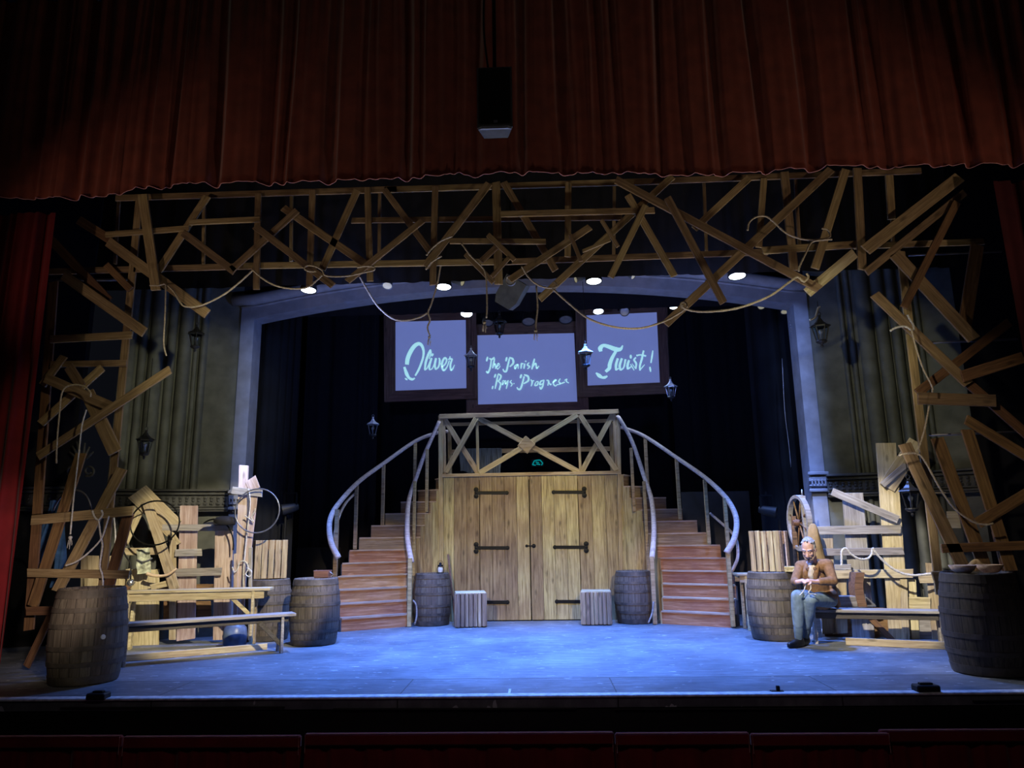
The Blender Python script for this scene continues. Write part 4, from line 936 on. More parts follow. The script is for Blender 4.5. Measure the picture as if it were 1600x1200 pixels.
tag(o, 'yellowish timber batten on the floor under the bench the man sits on', 'batten')

# ================================================================== SMALL PROPS
def solid(name, label, cat, mb, mat, smooth=False, M=None, group=None):
    o = mb.build(name, mat, None, M, smooth); return tag(o, label, cat, group)
def ringpts(c, u, v, r1, r2, n=40, a0=0, a1=2*math.pi):
    closed = abs(a1-a0) > 6.2
    return [c+u*(r1*math.cos(a0+(a1-a0)*i/(n if closed else n-1)))+v*(r2*math.sin(a0+(a1-a0)*i/(n if closed else n-1))) for i in range(n)]
def hoop(label, px, py, rpx, rpy, Y, yaw=0, r=0.011, mat=M_IRON, arc=None):
    c = W(px, py, Y); s = depth(c)/FPX; u = Vector((math.cos(rad(yaw)), math.sin(rad(yaw)), 0))
    R1 = rpx*s/max(.2, math.cos(rad(yaw))); R2 = rpy*s
    mb = MB()
    if arc: mb.tube(ringpts(c, u, Vector((0, 0, 1)), R1, R2, 30, rad(arc[0]), rad(arc[1])), r, 6)
    else: mb.tube(ringpts(c, u, Vector((0, 0, 1)), R1, R2, 44), r, 6, closed=True)
    return solid('barrel_hoop', label, 'hoop', mb, mat, True)
hoop('thin black hoop hung over the big slanted board of the fence', 242, 817, 39, 34, 9.86)
hoop('large thin hoop hung on the pinkish post', 402, 798, 35, 34, 10.12, 0, 0.010, M_LANT)
hoop('black half hoop leaning on the fence upright next to the flat cap', 332, 856, 33, 44, 10.22, 0, 0.011, M_IRON, (-5, 120))
hoop('pale bent hoop tied inside the timber tower above the blue clothing', 112, 808, 31, 42, 8.62, 0, 0.012, M_PIPE, (-20, 165))
# wheel in profile
c = W(1249, 817, 10.45); u = Vector((-0.03, 1.0, 0)); zz = Vector((0, 0, 1)); s = depth(c)/FPX
wt = thing('spoked_wheel', 'tall narrow-rimmed wooden wheel on its stand behind the slatted crate with an open end', 'wheel', (c.x, c.y, 0))
R = 43*s; mb = MB(); pts = ringpts(c, u, zz, R, R, 48)
nrm = u.cross(zz)
k = len(pts)
for p in pts:
    rr = (p-c).normalized()
    for a, b in ((0, -0.035), (0, 0.035), (-0.045, 0.035), (-0.045, -0.035)): mb.v.append(p+rr*a+nrm*b)
for i in range(k):
    for j in range(4):
        mb.f.append([i*4+j, i*4+(j+1) % 4, ((i+1) % k)*4+(j+1) % 4, ((i+1) % k)*4+j])
mb.build('rim', W_GREY, wt)
mb = MB(); Mh = Matrix.Translation(c) @ nrm.to_track_quat('Z', 'Y').to_matrix().to_4x4()
mb.lathe([(0, -0.09), (0.035, -0.09), (0.05, -0.03), (0.05, 0.03), (0.035, 0.09), (0, 0.09)], 14, Mh); mb.build('hub', W_BROWN, wt, Mh)
for i in range(8):
    a = rad(45*i+20); MB().tube([c+(u*math.cos(a)+zz*math.sin(a))*0.04, c+(u*math.cos(a)+zz*math.sin(a))*(R-0.03)], [0.014, 0.011], 6).build('spoke', W_BROWN, wt, smooth=True)
MB().bar(Vector((c.x+0.06, c.y-0.16, 0)), Vector((c.x+0.02, c.y-0.16, c.z+R-0.02)), 0.07, 0.045, (0, -1, 0)).build('stand_post', W_GREY, wt)
MB().bar(Vector((c.x-0.06, c.y+0.18, 0)), Vector((c.x-0.02, c.y+0.16, c.z+0.1)), 0.06, 0.045, (0, -1, 0)).build('stand_post', W_BROWN, wt)
MB().tube([c+Vector((0.02, -0.16, R-0.03)), c+Vector((0.02, -0.16, R+0.07))], [0.016, 0.006], 8).build('finial', M_STEEL, wt, smooth=True)
# tan sack hung on the fence end
def lump(cx, cy, prof, seg=20, wob=0.12, seed=1, flat=0.6):
    mb = MB(); rnd = random.Random(seed)
    for zi, (r, z) in enumerate(prof):
        for j in range(seg):
            a = 2*math.pi*j/seg; w = 1+wob*math.sin(3*a+zi*0.7+seed)+wob*.5*math.sin(7*a+seed*2)
            mb.v.append(Vector((cx+r*w*math.cos(a), cy+r*w*flat*math.sin(a), z)))
    for i in range(len(prof)-1):
        for j in range(seg):
            k = (j+1) % seg; mb.f.append([i*seg+j, i*seg+k, (i+1)*seg+k, (i+1)*seg+j])
    mb.f.append(list(range(seg))[::-1]); mb.f.append([(len(prof)-1)*seg+j for j in range(seg)])
    return mb
q = W(1270, 818, 10.05); zb = W(1270, 895, 10.05).z
solid('hanging_sack', 'tan sack hanging from the fence end behind the man\'s head', 'sack', lump(q.x, q.y, [(0.02, q.z), (0.045, q.z-0.02), (0.065, q.z-0.08), (0.08, q.z-0.2), (0.10, q.z-0.4), (0.11, (q.z+zb)/2-.15), (0.10, zb+0.05), (0.06, zb)], seed=4, flat=0.55), M_TAN, True)
# flat cap
q = W(352, 815, 10.2)
mb = lump(q.x, q.y, [(0.06, q.z+0.075), (0.12, q.z+0.06), (0.155, q.z+0.02), (0.15, q.z-0.03), (0.13, q.z-0.05)], seed=2, wob=0.05, flat=0.75)
mb.add([(q.x-0.06, q.y-0.11, q.z-0.04), (q.x-0.27, q.y-0.13, q.z-0.03), (q.x-0.25, q.y-0.06, q.z-0.01), (q.x-0.08, q.y-0.02, q.z+0.01)], [(0, 1, 2, 3)])
solid('flat_cap', 'black flat cap hung on a fence upright next to the pinkish post', 'cap', mb, M_FELT, True)
# mottled rag, horn, ladle
LFn = LF[1]
def ribbonbox(name, label, cat, a, b, w, off, t, mat):
    A = H(a[0], a[1], LF, off); B = H(b[0], b[1], LF, off)
    mb = MB(); n = 14; X = (B-A).normalized(); Yv = LFn.cross(X).normalized(); ww = w*depth(A)/FPX
    for i in range(n+1):
        p = A+(B-A)*(i/n)
        for j in range(7):
            v = j/6-0.5; mb.v.append(p+Yv*(ww*v)+LFn*(0.012*math.sin(i*0.9)+0.015*math.cos(v*9+i*.5)))
    for i in range(n):
        for j in range(6): k = i*7+j; mb.f.append([k, k+1, k+8, k+7])
    o = mb.build(name, mat, None, smooth=True); return tag(o, label, cat)
rg = ribbonbox('rag', 'mottled pale rag hung over the fence rail with a dark cord across it', 'cloth', (224, 857), (225, 896), 20, 0.17, 0.02, M_CLOTH)
MB().tube(spline([H(213, 874, LF, 0.19), H(222, 878, LF, 0.2), H(231, 876, LF, 0.2), H(238, 872, LF, 0.19)], 6), 0.012, 6).build('cord', M_PIPE, rg, smooth=True)
solid('drinking_horn', 'pale curved horn hanging under the mottled rag', 'horn', MB().tube(spline([H(229, 896, LF, 0.2), H(238, 899, LF, 0.2), H(252, 900, LF, 0.2), H(264, 897, LF, 0.2), H(276, 888, LF, 0.2)], 6), fit(0.024, 0.014, 25), 8), W_BOWL, True)
ld = thing('hanging_ladle', 'dark strap with a shiny metal cup dangling beside the mottled rag', 'ladle', H(203, 912, LF, 0.2))
MB().tube(spline([H(191, 858, LF, 0.19), H(196, 868, LF, 0.2), H(204, 882, LF, 0.2), H(204, 905, LF, 0.2)], 6), 0.012, 6).build('strap', M_FELT, ld, smooth=True)
Mk = Matrix.Translation(H(204, 911, LF, 0.2)) @ Matrix.Rotation(rad(-50), 4, 'Y')
MB().lathe([(0, 0.05), (0.03, 0.045), (0.05, 0.02), (0.055, 0), (0.05, -0.03), (0.0, -0.05)], 18, Mk).build('cup', plain('bright_pewter', (0.6, 0.6, 0.6), 0.2, 0.9), ld, Mk, smooth=True)
MB().tube([H(202, 915, LF, 0.2), H(190, 926, LF, 0.2)], [0.035, 0.06], 12).build('cone_end', W_BROWN, ld, smooth=True)
# blue jug under the bench
p = F(358, 1016); 
solid('stoneware_jug', 'squat blue glazed jar standing on the floor under the low grey bench', 'jar', MB().lathe([(0, 0), (0.10, 0), (0.145, 0.05), (0.158, 0.16), (0.14, 0.26), (0.09, 0.31), (0.075, 0.32), (0.08, 0.35), (0.0, 0.35)], 26, Matrix.Translation((p.x, p.y+0.16, 0))), M_BLUEJ, True)
# tray on the barrel
tz = 0.98*BH; q = Vector((-2.86, 10.1, tz))
t = thing('tray', 'dark wooden tray standing on the grey barrel at the foot of the staircase', 'tray', q)
mb = MB(); mb.box(q+Vector((0, 0, 0.012)), (0.19, 0.15, 0.02), None, 0.004); 
for dx in (-1, 1): mb.box(q+Vector((dx*0.095, 0, 0.06)), (0.012, 0.15, 0.09), Matrix.Rotation(rad(dx*12), 3, 'Y'), 0.003)
for dy in (-1, 1): mb.box(q+Vector((0, dy*0.078, 0.058)), (0.2, 0.012, 0.088), None, 0.003)
mb.build('tray_body', W_FRAME, t)
MB().tube([q+Vector((0.1, -0.02, 0.08)), q+Vector((0.15, -0.02, 0.05)), q+Vector((0.12, -0.02, 0.012))], 0.007, 6).build('handle', M_STEEL, t)
# bowls on the big barrel
tz = 1.09*BH
M_B0 = Matrix.Translation((W(1506, 902, 7.62).x, 7.62, tz-0.003))
bw = MB().lathe([(0, 0), (0.065, 0), (0.10, 0.03), (0.125, 0.075), (0.117, 0.077), (0.092, 0.035), (0.0, 0.015)], 26, M_B0).build('wooden_bowl', W_BOWL, None, M_B0, smooth=True)
tag(bw, 'turned wooden bowl on the big dark barrel, the one towards the centre of the stage', 'bowl', 'wooden bowls on the big barrel')
b2 = bw.copy(); COL.objects.link(b2); b2.matrix_basis = Matrix.Translation((W(1547, 902, 7.66).x+0.01, 7.66, tz-0.003)) @ Matrix.Rotation(1.1, 4, 'Z'); b2['label'] = 'turned wooden bowl on the big dark barrel, the one towards the side curtain'
q = Vector((W(1530, 893, 7.86).x, 7.88, tz))
solid('crumpled_cloth', 'small crumpled pale cloth behind the two wooden bowls', 'cloth', lump(q.x, q.y, [(0.05, tz-0.002), (0.085, tz+0.03), (0.07, tz+0.07), (0.04, tz+0.10), (0.015, tz+0.12)], wob=0.3, seed=3, flat=0.7), M_TAN, True)
# papers beside the crate
tz = 0.985*BH; q = Vector((W(1232, 888, 10.02).x, 10.0, tz+0.002))
pk = thing('paper_bundle', 'two yellowed paper bundles stacked on the barrel beside the seated man', 'papers', q)
for i in range(2): MB().box(q+Vector((0.01*i, 0, 0.017+i*0.036)), (0.13, 0.10, 0.032), Matrix.Rotation(0.15*i, 3, 'Z'), 0.004).build('bundle', M_PAPER, pk)
# box with a curved back on the bench
wb = F(1325, 949, 0.42)
bx = thing('wooden_box', 'grey wooden box with a curved upright back, standing on the bench beside the man', 'box', (wb.x, wb.y+0.1, 0.42))
MB().box((wb.x, wb.y+0.1, 0.42+0.069), (0.27, 0.16, 0.135), None, 0.005).build('box_body', W_GREY, bx)
mb = MB(); X0 = wb.x+0.14; n = 10
for i in range(n+1):
    z = 0.421+0.43*i/n; f = 0.035*math.sin(i/n*3.0)
    for (dx, dy) in ((0, 0.0), (0.11, 0.0), (0.11, 0.2), (0, 0.2)):
        mb.v.append(Vector((X0+dx-f+0.02*(i/n), wb.y+0.01+dy, z)))
for i in range(n):
    for j in range(4): a = i*4+j; b = i*4+(j+1) % 4; mb.f.append([a, b, b+4, a+4])
mb.f.append([3, 2, 1, 0]); mb.f.append([n*4, n*4+1, n*4+2, n*4+3])
mb.build('curved_back', W_FRAME, bx)
q = F(1362, 949, 0.421)
mb = MB(); mb.bar(q+Vector((-0.04, 0.1, 0.0)), q+Vector((-0.035, 0.1, 0.16)), 0.02, 0.05, (0, -1, 0)); mb.bar(q+Vector((-0.04, 0.1, 0.01)), q+Vector((0.09, 0.1, 0.01)), 0.02, 0.05, (0, -1, 0)); mb.bar(q+Vector((-0.02, 0.1, 0.12)), q+Vector((0.08, 0.1, 0.02)), 0.018, 0.03, (0, -1, 0))
solid('metal_bracket', 'small dull metal bracket lying on the bench next to the box with a curved back', 'bracket', mb, M_STEEL)
# stick and lantern by the door
a = W(700, 866, 12.5); b = F(714, 972); b = Vector((b.x, 12.32, 0.0))
solid('walking_stick', 'thin dark stick leaning on the gatehouse boards behind the bark block', 'stick', MB().tube([b, a], [0.013, 0.016], 8), W_FRAME, True)
a2 = Vector((-1.36, 12.52, 0.98)); 
tz = 0.92*BH
q = Vector((W(688, 888, 12.2).x, 12.2, tz-0.028))
tl = thing('table_lantern', 'small black storm lantern with pale glass on the barrel by the doors', 'lantern', q)
Mq = Matrix.Translation(q)
MB().lathe([(0, 0), (0.055, 0), (0.055, 0.02), (0.035, 0.04), (0.0, 0.04)], 18, Mq).build('base', M_IRON, tl, Mq, True)
MB().lathe([(0.034, 0.04), (0.042, 0.08), (0.036, 0.13), (0.0, 0.13)], 18, Mq).build('globe', M_BULB, tl, Mq, True)
MB().lathe([(0.045, 0.13), (0.04, 0.15), (0.02, 0.165), (0.024, 0.19), (0.0, 0.2)], 18, Mq).build('cap', M_IRON, tl, Mq, True)
mb = MB()
for sx in (-1, 1): mb.tube([q+Vector((sx*0.05, 0, 0.02)), q+Vector((sx*0.052, 0, 0.1)), q+Vector((sx*0.035, 0, 0.16))], 0.005, 5)
mb.tube(spline([q+Vector((-0.045, 0, 0.14)), q+Vector((-0.03, 0, 0.215)), q+Vector((0.03, 0, 0.215)), q+Vector((0.045, 0, 0.14))], 6), 0.003, 5)
mb.build('wire_frame', M_IRON, tl)
# pale hoop edges tucked between barrel and staircase
for (lab, pts, y) in (('pale bent lath tucked between the staircase post and the barrel with the black lantern', [(645, 938), (650, 945), (651, 962), (648, 976)], 11.78),
                      ('pale bent lath tucked between the staircase post and the bare barrel', [(1021, 940), (1019, 958), (1013, 974)], 11.78)):
    solid('bent_lath', lab, 'lath', MB().tube(spline([Vector((W(*p, y).x, y, max(0.02, W(*p, y).z))) for p in pts], 6), 0.014, 6), W_GREY, True)
# blue clothes in the tower
def cloth_strip(pts, wid, y, mb):
    P = spline([W(*p, y) for p in pts], 6); n = len(P)
    k0 = len(mb.v)
    for i, p in enumerate(P):
        w = (wid[0]+(wid[1]-wid[0])*i/(n-1))*depth(p)/FPX
        for j in range(9):
            v = j/8-0.5; mb.v.append(p+Vector((w*v, -0.05*math.cos(v*math.pi)-0.02*math.sin(v*14+i*.4), 0)))
    for i in range(n-1):
        for j in range(8): k = k0+i*9+j; mb.f.append([k, k+1, k+10, k+9])
mb = MB(); cloth_strip([(86, 782), (86, 800), (82, 830)], (12, 28), 8.75, mb); cloth_strip([(78, 815), (68, 850), (60, 880)], (20, 17), 8.72, mb); cloth_strip([(94, 812), (94, 850), (93, 890), (88, 918)], (18, 20), 8.72, mb)
solid('work_coat', 'blue work clothing hanging inside the timber tower beside the crimson curtain', 'clothing', mb, M_DENIM, True)
# things on the stage edge
def edgebox(label, px, py, w, h, d):
    p = F(px, py); t = thing('footlight_box', label, 'box', (p.x, p.y+d/2, 0), 'low black boxes on the stage edge')
    MB().box((p.x, p.y+d/2, h/2), (w, d, h), None, 0.01).build('housing', M_BLACK, t)
    MB().box((p.x, p.y+d/2, h+0.008), (w*0.55, d*0.4, 0.016), None, 0.004).build('top_handle', M_IRON, t)
edgebox('low black box on the stage edge in front of the barrel with the bung', 147, 1094.5, 0.17, 0.055, 0.12)
edgebox('low black box on the stage edge nearest the barrel with two bowls', 1453, 1083, 0.2, 0.06, 0.12)
p = F(1217, 1083); mb = MB(); mb.box((p.x, p.y+0.05, 0.006), (0.11, 0.05, 0.012)); mb.box((p.x+0.01, p.y+0.05, 0.03), (0.03, 0.03, 0.045), None, 0.005)
solid('floor_clamp', 'tiny black metal clamp on the stage edge below the man', 'clamp', mb, M_IRON)
p = F(795, 1086); p2 = F(797, 1077)
o = MB().box(((p.x+p2.x)/2, (p.y+p2.y)/2, 0.0025), (0.022, abs(p2.y-p.y), 0.003)).build('tape_mark', M_TAPE); tag(o, 'short strip of white marking tape at the middle of the stage edge', 'tape')
# grey flat and dark flat behind the stairs
def flat(label, px0, px1, pyt, y, mat):
    a = W(px0, pyt, y); b = W(px1, pyt, y); t = thing('scenery_flat', label, 'scenery flat', ((a.x+b.x)/2, y, 0))
    MB().box(((a.x+b.x)/2, y, a.z/2), (b.x-a.x, 0.03, a.z), None, 0.004).build('panel', mat, t)
    MB().box(((a.x+b.x)/2, y+0.04, a.z-0.05), (b.x-a.x-.02, 0.05, 0.06)).build('batten', W_BROWN, t)
flat('dark grey painted flat standing behind the staircase by the small plain table', 1064, 1170, 769, 13.25, M_FLAT)
flat('low black painted flat standing behind the barrel with the dark tray', 464, 532, 856, 13.0, M_BLACK)
# small teal sign at the back
c = W(840, 723, 14.8); mb = MB(); s = depth(c)/FPX
for (a, b) in (((-8, 3), (-5, -3)), ((-5, -3), (0, -4)), ((0, -4), (4, -4)), ((4, -4), (8, 1)), ((8, 1), (6, 4)), ((-8, 3), (-3, 4)), ((-2, 2), (4, 3)), ((-3, -1), (2, 0))):
    mb.tube([c+Vector((a[0]*s, 0, -a[1]*s)), c+Vector((b[0]*s, 0, -b[1]*s))], 0.012, 5)
sg = thing('glowing_sign', 'tiny dim teal glowing sign in the darkness behind the platform railing', 'sign', c)
mb.build('sign_outline', M_TEAL, sg); MB().box(c+Vector((0, 0.03, 0)), (0.26, 0.02, 0.15)).build('sign_plate', M_BLACK, sg)

# ================================================================== LANTERNS
def make_lantern(label, mat):
    t = thing('hanging_lantern', label, 'lantern', (0, 0, 0), 'hanging street lanterns')
    h = 6
    mb = MB(); mb.tube(ringpts(Vector((0, 0, -0.02)), Vector((1, 0, 0)), Vector((0, 0, 1)), 0.02, 0.02, 14), 0.005, 6, closed=True); mb.build('hanging_ring', mat, t, smooth=True)
    MB().lathe([(0.0, -0.036), (0.016, -0.04), (0.02, -0.052), (0.012, -0.062), (0.022, -0.075), (0.034, -0.10), (0.06, -0.13), (0.108, -0.155), (0.116, -0.165), (0.0, -0.166)], h, None).build('roof', mat, t)
    mb = MB()
    for i in range(h):
        a = 2*math.pi*i/h; mb.tube([(0.088*math.cos(a), 0.088*math.sin(a), -0.165), (0.05*math.cos(a), 0.05*math.sin(a), -0.335)], 0.0065, 6)
    mb.lathe([(0.082, -0.163), (0.097, -0.163), (0.095, -0.18), (0.08, -0.18), (0.082, -0.163)], h)
    mb.build('cage', mat, t)
    MB().lathe([(0.0, -0.33), (0.057, -0.33), (0.062, -0.342), (0.045, -0.358), (0.02, -0.368), (0.011, -0.38), (0.018, -0.392), (0.01, -0.405), (0.0, -0.415)], h*2).build('base', mat, t)
    MB().lathe([(0.080, -0.18), (0.046, -0.33), (0.044, -0.33), (0.078, -0.18), (0.080, -0.18)], h).build('glass', M_GLASS, t)
    MB().lathe([(0, -0.20), (0.018, -0.207), (0.026, -0.228), (0.018, -0.25), (0.011, -0.262), (0.011, -0.33), (0, -0.33)], 12).build('bulb', M_BULB, t, smooth=True)
    return t
L0 = make_lantern('black street lantern hanging against the fluted wall below the end of a rope-wrapped board', M_LANTD)
LN = [(308, 503, 9.2, 1.02, 488, None), (229, 667, 9.3, 1.05, 560, 'black street lantern hanging lowest against the fluted wall'),
      (583, 648, 11.6, 0.98, 470, 'street lantern on a long wire above the staircase with the tray barrel'),
      (736, 540, 10.9, 1.0, 490, 'street lantern in the gap between the O-word screen and the middle screen'),
      (914, 533, 10.3, 1.08, 440, 'street lantern in the gap between the middle screen and the exclamation-mark screen'),
      (1047, 589, 11.7, 0.99, 478, 'street lantern at the lower outer corner of the exclamation-mark screen'),
      (780, 486, 11.3, 1.12, 455, 'black lantern hanging in front of the top edge of the middle screen'),
      (1279, 488, 9.4, 1.18, 478, 'street lantern on a curved iron bracket beside the pale blue jamb'),
      (1418, 742, 8.95, 1.2, 715, 'street lantern hanging among the leaning planks in front of the tall fence upright')]
def wire(parent, p, ztop):
    M = Matrix.Translation(p)
    MB().tube([p, Vector((p.x, p.y, ztop))], 0.0045, 5).build('hanging_wire', M_IRON, parent, M)
for i, (px, py, y, s, top, lab) in enumerate(LN):
    p = W(px, py, y); M = Matrix.Translation(p) @ Matrix.Rotation(rad(i*23), 4, 'Z') @ Matrix.Scale(s, 4)
    if i == 0: o = L0; o.matrix_basis = M; WM[o.name] = M
    else: o = copy_tree(L0, M, lab)
    if i in (2, 3, 4, 5):                       # upstage ones carry painted top light: pale roof, greyer cage
        for ch in children(o):
            if ch.data.materials[0] == M_LANTD and (ch.name.startswith('roof') or ch.name.startswith('cage') or ch.name.startswith('hanging_ring')):
                ch.data = ch.data.copy(); ch.data.materials[0] = M_LANTW if ch.name.startswith('roof') else M_LANT
    zt = W(px, top, y).z
    if i in (2, 3, 4, 5, 6): zt = max(zt, 5.0)
    if i == 7:
        e = Vector((W(1262, 508, 9.4).x-0.02, 9.4, 0)); 
        a = p; pts = spline([a+Vector((-0.13, 0, -0.11)), a+Vector((-0.06, 0, -0.075)), a+Vector((-0.03, 0, -0.02)), a+Vector((0.0, 0, 0.06)), a+Vector((0.03, 0, 0.08))], 6)
        MB().tube(pts, 0.013, 7).build('bracket_arm', M_STEEL, o, M, smooth=True)
    wire(o, p, zt)

# ================================================================== STAGE LIGHTS AND SPEAKERS
def fixture(label, px, py, Y, r, lit, tilt=0.35, lens=None, body=M_BLACK, L=0.22, top=8.08, name='stage_light', grp='stage lights under the arch', turn=0.0):
    c = W(px, py, Y)
    d = Vector((math.sin(turn)*math.sin(tilt), -math.cos(turn)*math.sin(tilt), -math.cos(tilt)))
    q = d.to_track_quat('Z', 'Y').to_matrix().to_4x4(); M = Matrix.Translation(c) @ q
    t = thing(name, label, 'stage light', c, grp)
    MB().lathe([(0, -L), (r*0.55, -L), (r*0.8, -L*0.75), (r, -0.03), (r*1.02, 0.0), (r*0.9, 0.0), (r*0.88, -0.012), (0, -0.012)], 22, M).build('can', body, t, M, smooth=False)
    MB().lathe([(0, -0.004), (r*0.87, -0.008), (r*0.87, -0.011), (0, -0.011)], 22, M).build('lens', lens or (M_LENS if lit else M_LANT), t, M)
    mb = MB(); a = c-d*(L*0.5)
    for sx in (-1, 1): mb.bar(a+Vector((sx*(r+0.012), 0, 0)), a+Vector((sx*(r+0.012), 0, L*0.9)), 0.03, 0.008, (0, -1, 0))
    mb.bar(a+Vector((-r-0.015, 0, L*0.9)), a+Vector((r+0.015, 0, L*0.9)), 0.03, 0.008, (0, -1, 0))
    mb.tube([a+Vector((0, 0, L*0.9)), Vector((a.x, a.y, max(top, a.z+0.3)))], 0.014, 6)
    mb.build('yoke', M_IRON, t)
    return t
LIT = [(482, 454, 9.9, 0.12, 'lit stage light nearest the corner of the arch above the fluted wall side'),
       (693, 449, 9.9, 0.12, 'lit stage light above the screen with the swash O word, next to a clamped lamp'),
       (928, 440, 9.9, 0.12, 'lit stage light next to a small clamped lamp, above the exclamation-mark screen'),
       (1152, 432, 9.9, 0.13, 'lit stage light hanging alone beyond the crossed boards on the wheel side'),
       (729, 491, 12.3, 0.115, 'bright bluish stage light just over the edge of the swash O screen'),
       (935, 487, 12.3, 0.10, 'lit stage light on the upper edge of the exclamation-mark screen'),
       (1053, 480, 12.3, 0.08, 'half hidden lit stage light behind the tied end of a long board')]
for i, (px, py, y, r, lab) in enumerate(LIT):
    fixture(lab, px, py, y, r, True, tilt=0.12 if i < 4 else 0.3)
fixture('dull brass-coloured stage lamp hanging between the two lit lights on the fluted wall side', 605, 447, 9.9, 0.075, False, 0.5, M_LENSW, M_GREYBOX, 0.16)
fixture('small clamped lamp touching the lit light above the swash O screen', 723, 441, 9.95, 0.06, False, 1.2, M_LENSW, M_GREYBOX, 0.2, turn=1.2)
fixture('small clamped lamp touching the lit light above the exclamation-mark screen', 899, 437, 9.95, 0.05, False, 1.2, M_LENSW, M_GREYBOX, 0.2, turn=-1.2)
fixture('tiny unlit lamp under the black border between two hanging boards', 990, 432, 9.9, 0.05, False, 0.9, M_LENSW, M_GREYBOX, 0.14, turn=1.0)
fixture('black unlit spotlight behind the dangling rope end over the middle screen', 826, 503, 12.4, 0.12, False, 0.4, None, M_BLACK, 0.28)
fixture('black unlit spotlight over the corner of the middle screen nearest the exclamation mark', 884, 500, 12.4, 0.12, False, 0.4, None, M_BLACK, 0.28)
fixture('black unlit spotlight half hidden behind the dark lantern', 762, 505, 12.4, 0.10, False, 0.4, None, M_BLACK, 0.28)
fixture('small round black lamp on the top frame of the exclamation-mark screen', 976, 487, 12.3, 0.085, False, 1.1, None, M_BLACK, 0.2)
fixture('small unlit lamp with a yellowish lens high inside the arch on the wheel side', 1190, 478, 11.6, 0.07, False, 0.9, M_LENSW, M_BLACK, 0.2)
fixture('unlit lamp with a yellowish lens right against the pale blue jamb', 1227, 487, 11.6, 0.075, False, 0.4, M_LENSW, M_GREYBOX, 0.24)
fixture('dim yellow lamp high in the darkness behind the arch on the fluted wall side', 449, 497, 12.2, 0.08, False, 0.5, M_LENSW, M_BLACK, 0.2)
# curly cable hanging by the jamb
pts = [(1236, 500)]
for i in range(26): pts.append((1236+i*0.35+(2.5 if i % 2 else -2.5), 503+i*2.3))
rope('curly_cable', 'curly pale cable hanging down beside the pale blue jamb', wp(pts, 11.2), 0.006, M_PIPE, cat='cable', n=3)
rope('hanging_cable', 'thin dark cable hanging straight down inside the arch near the curly one', wp([(1222, 560), (1226, 640), (1232, 690), (1236, 730)], 11.15), 0.006, M_PIPE, cat='cable', n=4)
# floor-stand lamps at the sides of the stage
def standlamp(label, px, py, Y, turn):
    c = W(px, py, Y); t = fixture(label, px, py, Y, 0.085, False, 1.35, M_LANT, M_BLACK, 0.26, c.z+0.05, 'side_lamp', 'lamps on floor stands', turn)
    MB().tube([c+Vector((0.05, 0.05, -0.1)), Vector((c.x+0.05, c.y+0.05, 0.02))], 0.018, 8).build('stand_pole', M_IRON, t)
    mb = MB()
    for a in (0.4, 2.5, 4.6): mb.tube([Vector((c.x+0.05, c.y+0.05, 0.12)), Vector((c.x+0.05+0.22*math.cos(a), c.y+0.05+0.22*math.sin(a), 0.012))], 0.012, 6)
    mb.build('stand_feet', M_IRON, t)
standlamp('black lamp on a floor stand behind the crate with an open end', 1213, 801, 11.4, 1.1)
standlamp('black lamp on a floor stand behind the big hoop on the pinkish post', 440, 797, 11.4, -1.1)
# tilted speaker in the middle of the border
c = W(799, 457, 9.3); Rz = Matrix.Rotation(rad(33), 3, 'Y') @ Matrix.Rotation(rad(18), 3, 'X'); M = Matrix.Translation(c) @ Rz.to_4x4()
t = thing('hanging_speaker', 'grey tilted loudspeaker hanging at the middle of the black border', 'speaker', c)
mb = MB(); mb.prism([(-0.14, -0.10, -0.19), (0.14, -0.10, -0.19), (0.17, 0.1, -0.15), (0.17, 0.1, 0.19), (-0.17, 0.1, 0.19), (-0.17, 0.1, -0.15)][0:0] or [(-0.11, -0.12, -0.21), (0.11, -0.12, -0.21), (0.155, -0.12, -0.1), (0.155, -0.12, 0.19), (-0.155, -0.12, 0.19), (-0.155, -0.12, -0.1)], (0, 1, 0), 0.26)
for v in mb.v: v.xyz = (M @ v).xyz
mb.build('cabinet', M_GREYBOX, t, M)
Mh = M @ Matrix.Translation((-0.06, -0.12, 0.14)) @ Matrix.Rotation(rad(90), 4, 'X')
MB().lathe([(0, 0.012), (0.05, 0.01), (0.065, 0.02), (0.075, 0.0), (0, 0.0)], 22, Mh).build('horn', M_STEEL, t, Mh)
MB().tube([c, Vector((c.x, c.y, 6.0))], 0.014, 6).build('suspension_rod', M_IRON, t)
# big loudspeaker in front of the valance
SY = 7.12
a = W(745, 106, SY); b = W(801, 198, SY); w = b.x-a.x; h = a.z-b.z; cx = (a.x+b.x)/2; cz = (a.z+b.z)/2
t = thing('hanging_loudspeaker', 'black loudspeaker cabinet hanging in front of the red valance', 'speaker', (cx, SY, b.z))
poly = [(cx-w/2, SY, b.z), (cx+w/2, SY, b.z), (cx+w/2-0.06, SY+0.22, b.z), (cx-w/2+0.06, SY+0.22, b.z)]
mb = MB(); mb.prism(poly, (0, 0, 1), h); mb.build('cabinet', M_GREYBOX, t)
MB().box((cx, SY-0.006, cz+0.01), (w-0.035, 0.016, h-0.05), None, 0.012).build('grille', M_GRILLE, t)
MB().box((cx+0.01, SY-0.017, b.z+0.062), (0.045, 0.006, 0.03), None, 0.002).build('badge', M_STEEL, t)
MB().prism([(cx-w/2+0.01, SY-0.004, b.z), (cx+w/2-0.01, SY-0.004, b.z), (cx+w/2-0.05, SY-0.03, b.z-0.0), (cx-w/2+0.05, SY-0.03, b.z-0.0)], (0, 0, -1), 0.03).build('base_lip', plain('pale_speaker_lip', (0.28, 0.33, 0.42), 0.5), t)
